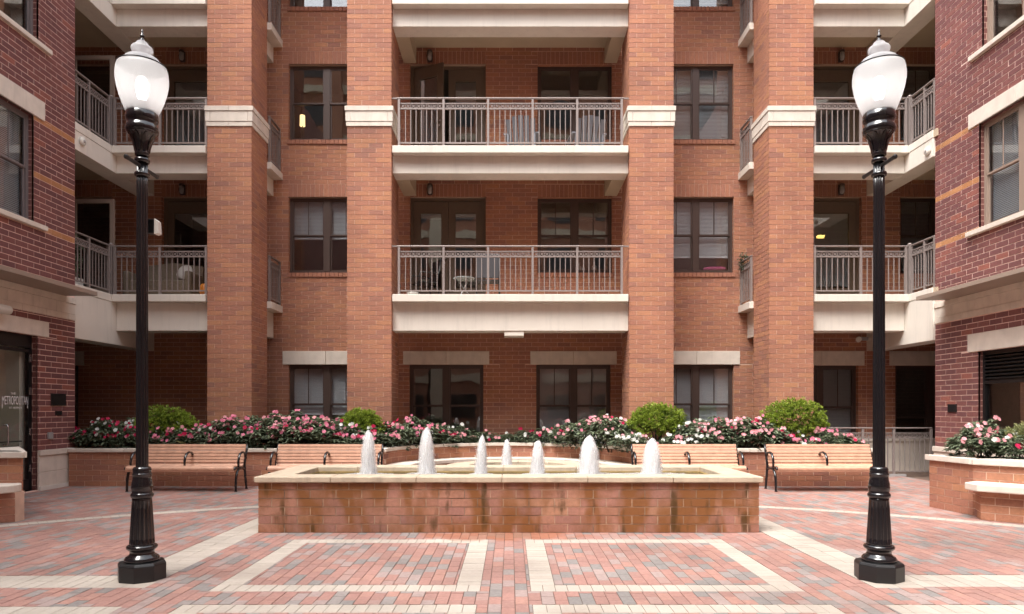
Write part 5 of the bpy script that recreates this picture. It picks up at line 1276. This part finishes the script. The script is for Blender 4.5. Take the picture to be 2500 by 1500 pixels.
# (photo x of the plant's middle, mix, scale, height factor, flowers, row)
bed = [(205, 'redwhite', .95, .85, 8), (262, 'redwhite', 1.05, .98, 12), (322, 'redwhite', 1.0, .92, 10), (385, 'pinkwhite', .95, .88, 9), (445, 'pink', .95, .84, 8), (505, 'pinkwhite', 1.0, .92, 9), (560, 'pink', 1.1, 1.0, 13), (622, 'pinkwhite', 1.05, .98, 10),
       (675, 'pink', 1.15, 1.08, 15), (735, 'pink', 1.1, 1.05, 13), (795, 'pink', 1.1, 1.06, 13), (850, 'pinkwhite', .95, .9, 10), (905, 'pinkwhite', .95, .86, 9)]
for i, (px, mx, s, hz, nf) in enumerate(bed):
    X = (px - CX) * 13.45 / F_PX
    plant(X, 13.45, SOILZ, s, MIXES[mx][0], round(nf * 1.7), f'{MIXES[mx][1]} impatiens, {num[i]} clump from the left in the straight left bed', 100 + i, 'impatiens in the left bed', hz)
    plant(X + .18, 13.95, SOILZ, s * 1.0, MIXES[mx][0], max(3, nf // 2), f'{MIXES[mx][1]} impatiens in the back row, behind the {num[i]} left-bed clump', 200 + i, 'impatiens in the left bed', hz * 1.05)
niche = [(960, 'pink', 1.05, 1.0, 10, 14.1), (1018, 'pink', 1.1, 1.05, 12, 14.7), (1078, 'sparse', 1.0, .92, 8, 15.2), (1128, 'sparse', .95, .82, 5, 15.5), (1180, 'sparse', .9, .68, 3, 15.65), (1230, 'sparse', .85, .62, 3, 15.7), (1283, 'sparse', .9, .68, 3, 15.65),
         (1335, 'sparse', .95, .80, 4, 15.5), (1385, 'sparse', 1.0, .92, 7, 15.2), (1435, 'rose', 1.1, 1.05, 9, 14.7), (1490, 'sparse', 1.15, 1.10, 10, 14.1)]
for i, (px, mx, s, hz, nf, y) in enumerate(niche):
    plant((px - CX) * y / F_PX, y, SOILZ - .02, s, MIXES[mx][0], round(nf * 1.7), f'{MIXES[mx][1]} impatiens, {num[i]} clump from the left behind the curved niche wall', 300 + i, 'impatiens behind the niche', hz)
rbed = [(1535, 'white', .85, .78, 7), (1590, 'sparse', .55, .45, 1), (1650, 'white', .85, .72, 8), (1700, 'white', 1.05, .95, 13), (1752, 'rose', 1.1, 1.02, 15), (1808, 'rose', 1.1, 1.02, 16), (1862, 'rose', 1.05, .98, 13), (1915, 'rose', .85, .70, 8), (1965, 'pinkwhite', .85, .68, 8), (2022, 'rose', .95, .82, 8), (2068, 'rose', .75, .70, 6)]
for i, (px, mx, s, hz, nf) in enumerate(rbed):
    X = (px - CX) * 13.45 / F_PX
    plant(X, 13.45, SOILZ, s, MIXES[mx][0], round(nf * 1.7), f'{MIXES[mx][1]} impatiens, {num[i]} clump from the left in the right bed', 400 + i, 'impatiens in the right bed', hz)
    if px > 1660 and px < 1900: plant(X + .15, 13.95, SOILZ, s, MIXES[mx][0], max(3, nf // 2), f'{MIXES[mx][1]} impatiens in the back row, behind the {num[i]} right-bed clump', 500 + i, 'impatiens in the right bed', hz * 1.05)
# hosta in the left bed
t = thing('hosta_plant', 'broad leaved hosta with pale leaf edges among the left flowers', 'plant', ((462 - CX) * 13.25 / F_PX, 13.22, SOILZ)); rg = random.Random(5); lf_, rim = MB(), MB()
for i in range(15):
    a = rg.uniform(0, 6.28); d = Vector((math.cos(a), math.sin(a) * .8, rg.uniform(.3, 1.4))); ln = rg.uniform(.17, .26); c = Vector((.03 * math.cos(a), .03 * math.sin(a), .06 + rg.uniform(0, .10)))
    leaf_quad(lf_, c, d, Vector((0, 0, 1)), ln, ln * .55, rg.random(), .15); leaf_quad(rim, c - Vector((0, -.004, .003)), d, Vector((0, 0, 1)), ln * 1.06, ln * .64, .9, .15)
link('foliage', rawmesh(lf_, 'foliage', 'hosta_leaf'), t, W[t]); link('leaf_edge', rawmesh(rim, 'leaf_edge', 'pale_leaf'), t, W[t])
# right front planter
zr = .74
plant(6.66, 9.78, zr, .80, [('rose', 5), ('white', 3), ('red', .5)], 12, 'pink and white impatiens spilling over the right planter corner', 601, 'impatiens in the right planter', .92)
plant(6.98, 10.02, zr, .86, [('rose', 5), ('white', 2), ('red', 1)], 10, 'tallest pink impatiens in the right planter beside the louvred window', 602, 'impatiens in the right planter', 1.12)
plant(7.0, 9.42, zr, .62, [('red', 5), ('rose', 2), ('white', 2)], 7, 'red and pink impatiens in front of the pale shrub in the right planter', 603, 'impatiens in the right planter', .95)
t = thing('variegated_shrub', 'pale yellow green variegated shrub at the right edge', 'shrub', (7.66, 9.72, zr)); link('foliage', shrub_mesh(31, .52, .265, 1300, 9, .05, 'pale_leaf'), t, W[t]); q = frame_of(t); q.tube([(0, 0, -.02), (.02, 0, .25)], [.02, .01], 6); q.obj('stem', 'bark', t)
# potted greenery on the lower left balcony
t = thing('balcony_planter', 'white window box with trailing greenery behind the lower left railing', 'planter', (-8.86, 13.62, FL[1])); q = frame_of(t); q.box(-.14, .14, -.33, .33, 0, .22); q.obj('box', 'terracotta_white', t, bevel=.01)
link('foliage', shrub_mesh(40, .26, .42, 170, 6, .09, 'impatiens_leaf'), t, W[t] @ Matrix.Translation((0, 0, .2)))
t = thing('dried_wreath', 'brown dried plant hanging on the rail beside the outer right pier', 'plant', (QX0 - .02, 16.0, FL[1] + .75)); link('foliage', shrub_mesh(44, .10, .22, 90, 5, .05, 'hosta_leaf'), t, W[t]); q = frame_of(t); q.tube([(0, .1, -.4), (0, .05, .0), (0, 0, .3)], .008, 6); q.obj('stem', 'bark', t)

# ------------------------------------------------------------------ things on the balconies
def adirondack(x, y, z, rz, label):
    t = thing('adirondack_chair', label, 'chair', (x, y, z), rz, 'chairs on the upper middle balcony')
    def P(name, fn, m='grey_resin'): q = frame_of(t); fn(q); q.obj(name, m, t)
    for i in range(5):
        u = -.24 + .12 * i; h = (.80, .86, .88, .86, .80)[i]
        P('back_slat', lambda q: q.add([(u - .052, .10, .22), (u + .052, .10, .22), (u * 1.15 + .052, .42, h), (u * 1.15 - .052, .42, h), (u - .052, .125, .22), (u + .052, .125, .22), (u * 1.15 + .052, .445, h), (u * 1.15 - .052, .445, h)], [(0, 1, 2, 3), (4, 5, 6, 7), (0, 1, 5, 4), (1, 2, 6, 5), (2, 3, 7, 6), (3, 0, 4, 7)]))
    for i in range(5): P('seat_slat', lambda q: q.box(-.27, .27, -.42 + .11 * i, -.32 + .11 * i, .36 - .03 * i, .38 - .03 * i))
    for sx in (-1, 1):
        P('arm', lambda q: q.box(sx * .33 - .065, sx * .33 + .065, -.46, .28, .54, .565)); P('leg', lambda q: q.box(sx * .33 - .02, sx * .33 + .02, -.42, -.32, 0, .54)); P('leg', lambda q: q.box(sx * .30 - .018, sx * .30 + .018, .18, .30, 0, .54))
adirondack(.28, 15.45, FL[2], rad(172), 'slate grey slatted chair, left of the pair on the upper middle balcony'); adirondack(1.72, 15.45, FL[2], rad(188), 'slate grey slatted chair, right of the pair on the upper middle balcony')
def patio_chair(x, y, z, rz, label, back='grey_sling'):
    t = thing('patio_chair', label, 'chair', (x, y, z), rz, 'patio chairs on the lower middle balcony')
    for sx in (-1, 1):
        q = frame_of(t); q.tube([(sx * .26, -.26, 0), (sx * .26, -.25, .42), (sx * .26, -.20, .63), (sx * .26, .10, .64), (sx * .26, .24, .60)], .014, 6); q.obj('arm', 'black_satin', t)
        q = frame_of(t); q.tube([(sx * .25, .28, 0), (sx * .25, .20, .42), (sx * .25, .30, .98)], .014, 6); q.obj('leg', 'black_satin', t)
    q = frame_of(t); q.box(-.25, .25, -.25, .20, .41, .435); q.obj('seat', back, t, bevel=.008)
    q = frame_of(t); q.add([(-.245, .20, .46), (.245, .20, .46), (.245, .30, .98), (-.245, .30, .98), (-.245, .225, .46), (.245, .225, .46), (.245, .325, .98), (-.245, .325, .98)], [(0, 1, 2, 3), (4, 5, 6, 7), (0, 1, 5, 4), (1, 2, 6, 5), (2, 3, 7, 6), (3, 0, 4, 7)]); q.obj('backrest', back, t, bevel=.012)
patio_chair(-.50, 15.30, FL[1], rad(180), 'dark grey high backed patio chair on the lower middle balcony'); patio_chair(-1.95, 15.55, FL[1], rad(-62), 'black patio chair turned sideways at the left of the lower middle balcony', 'black_satin')
t = thing('side_table', 'small round glass topped table between the patio chairs', 'table', (-1.02, 15.05, FL[1])); q = frame_of(t); q.lathe([(.23, .43), (.245, .435), (.245, .45), (.23, .455)], 28); q.obj('table_top', 'glass_top', t)
for i in range(3): q = frame_of(t); a = i * 2.094; q.tube([(.20 * math.cos(a), .20 * math.sin(a), 0), (0, 0, .22), (.18 * math.cos(a + 3.14), .18 * math.sin(a + 3.14), .43)], .010, 6); q.obj('leg', 'steel', t)
t = thing('pet_bowl', 'small white bowl on the slab edge of the lower middle balcony', 'bowl', (-2.12, 14.80, FL[1])); q = frame_of(t); q.lathe([(.07, 0), (.11, .05), (.13, .09), (.115, .09), (.06, .02), (.001, .018)], 20); q.obj('bowl', 'terracotta_white', t)
t = thing('wicker_loveseat', 'brown wicker loveseat on the lower left corner balcony', 'sofa', (-7.80, 15.35, FL[1])); q = frame_of(t)
q.box(-.62, .62, -.30, .34, .10, .42); q.obj('seat', 'wicker', t, bevel=.03); q = frame_of(t); q.add([(-.70, .26, .1), (.70, .26, .1), (.70, .44, .86), (0, .46, .95), (-.70, .44, .86), (-.70, .38, .1), (.70, .38, .1), (.70, .52, .86), (0, .54, .95), (-.70, .52, .86)], [(0, 1, 2, 3, 4), (5, 6, 7, 8, 9), (0, 1, 6, 5), (1, 2, 7, 6), (2, 3, 8, 7), (3, 4, 9, 8), (4, 0, 5, 9)]); q.obj('backrest', 'wicker', t)
for sx in (-1, 1): q = frame_of(t); q.box(sx * .68 - .07, sx * .68 + .07, -.32, .36, .05, .62); q.obj('arm', 'wicker', t, bevel=.04)
t = thing('white_pillow', 'pale pillow propped in the wicker loveseat', 'pillow', (-7.45, 15.52, FL[1] + .43)); q = frame_of(t)
q.add([(-.24, 0, .0), (.24, .0, .04), (.27, .18, .44), (0, .20, .56), (-.26, .18, .40), (0, -.06, .25), (0, .20, .22)], [(0, 1, 5), (1, 2, 5), (2, 3, 5), (3, 4, 5), (4, 0, 5), (1, 0, 6), (2, 1, 6), (3, 2, 6), (4, 3, 6), (0, 4, 6)]); o = q.obj('pillow_cover', 'cushion_white', t); sb_ = o.modifiers.new('s', 'SUBSURF'); sb_.levels = sb_.render_levels = 2
t = thing('pumpkin', 'orange pumpkin beside the outer left pier on the lower balcony', 'pumpkin', (-6.58, 14.78, FL[1])); q = frame_of(t); q.lathe([(.02, .01), (.09, .0), (.135, .06), (.15, .14), (.135, .22), (.09, .27), (.03, .265), (.001, .25)], 48, flute=lambda z: (9, .10)); q.obj('fruit', 'pumpkin', t); q = frame_of(t); q.tube([(0, 0, .25), (.01, 0, .30), (.03, 0, .33)], [.018, .012, .012], 6); q.obj('stem', 'bark', t)
# open door leaf at the end of each left corner balcony
for f, w_ in ((1, 'lower'), (2, 'upper')):
    t = thing('open_door', f'pale framed glass door standing open on the {w_} left corner balcony', 'door', (-9.52, 14.85, FL[f]), 0, 'open doors on the left corner balconies'); q = frame_of(t)
    h = 2.13 if f == 1 else 2.10
    q.box(0, .09, -.022, .022, .02, h); q.box(.82, .91, -.022, .022, .02, h); q.box(.09, .82, -.022, .022, h - .09, h); q.box(.09, .82, -.022, .022, .02, .2); q.obj('door_frame', 'taupe_frame', t); q = frame_of(t); q.box(.09, .82, -.005, .005, .2, h - .09); q.obj('pane', 'window_glass', t)
# things behind the window glass
t = thing('table_lamp', 'lit table lamp seen through the upper left recessed window', 'lamp', (-5.10, 16.75, FL[2] + .78)); q = frame_of(t); q.lathe([(.07, 0), (.07, .02), (.015, .04), (.012, .60)], 12); q.obj('lamp_stand', 'black_satin', t); q = frame_of(t); q.lathe([(.065, .58), (.06, .84)], 16); q.obj('lamp_shade', 'lamp_shade', t)
t = thing('magenta_cushion', 'magenta cushion lying on the window sill at right', 'cushion', (4.92, YW + .27, FL[1] + .865)); q = frame_of(t); q.tube([(-.27, 0, .06), (-.24, 0, .065), (-.1, 0, .075), (.1, .01, .08), (.24, 0, .08), (.27, 0, .075)], [.02, .05, .06, .062, .055, .03], 12, 1.0); q.obj('cushion_cover', 'magenta_cloth', t)
t = thing('ceiling_lamp', 'small glowing lamp behind the door glass at lower right', 'lamp', (7.88, 17.35, FL[1] + 1.95)); q = frame_of(t); q.lathe([(.02, -.05), (.09, -.03), (.10, .02), (.03, .05)], 16); q.obj('shade', 'warm_bulb', t); q = frame_of(t); q.tube([(0, 0, .05), (0, 0, .7)], .008, 6); q.obj('stem', 'black_satin', t)
for i, (x, h, r) in enumerate(((1.66, .22, .05), (1.76, .17, .035), (2.02, .24, .06))):
    t = thing('sill_bottle', ('white bottle, leftmost on the sill of the lower middle window', 'small white bottle, middle one on the sill of the lower middle window', 'large white jar, rightmost on the sill of the lower middle window')[i], 'bottle', (x, YW + .26, FL[1] + .86), 0, 'bottles on the lower middle window sill'); q = frame_of(t); q.lathe([(r, 0), (r, h * .62), (r * .4, h * .74), (r * .38, h)], 14); q.obj('bottle_body', 'terracotta_white', t)
    q = frame_of(t); q.lathe([(r * .45, h), (r * .45, h * 1.1), (.001, h * 1.1)], 12); q.obj('cap', 'grey_plastic', t)
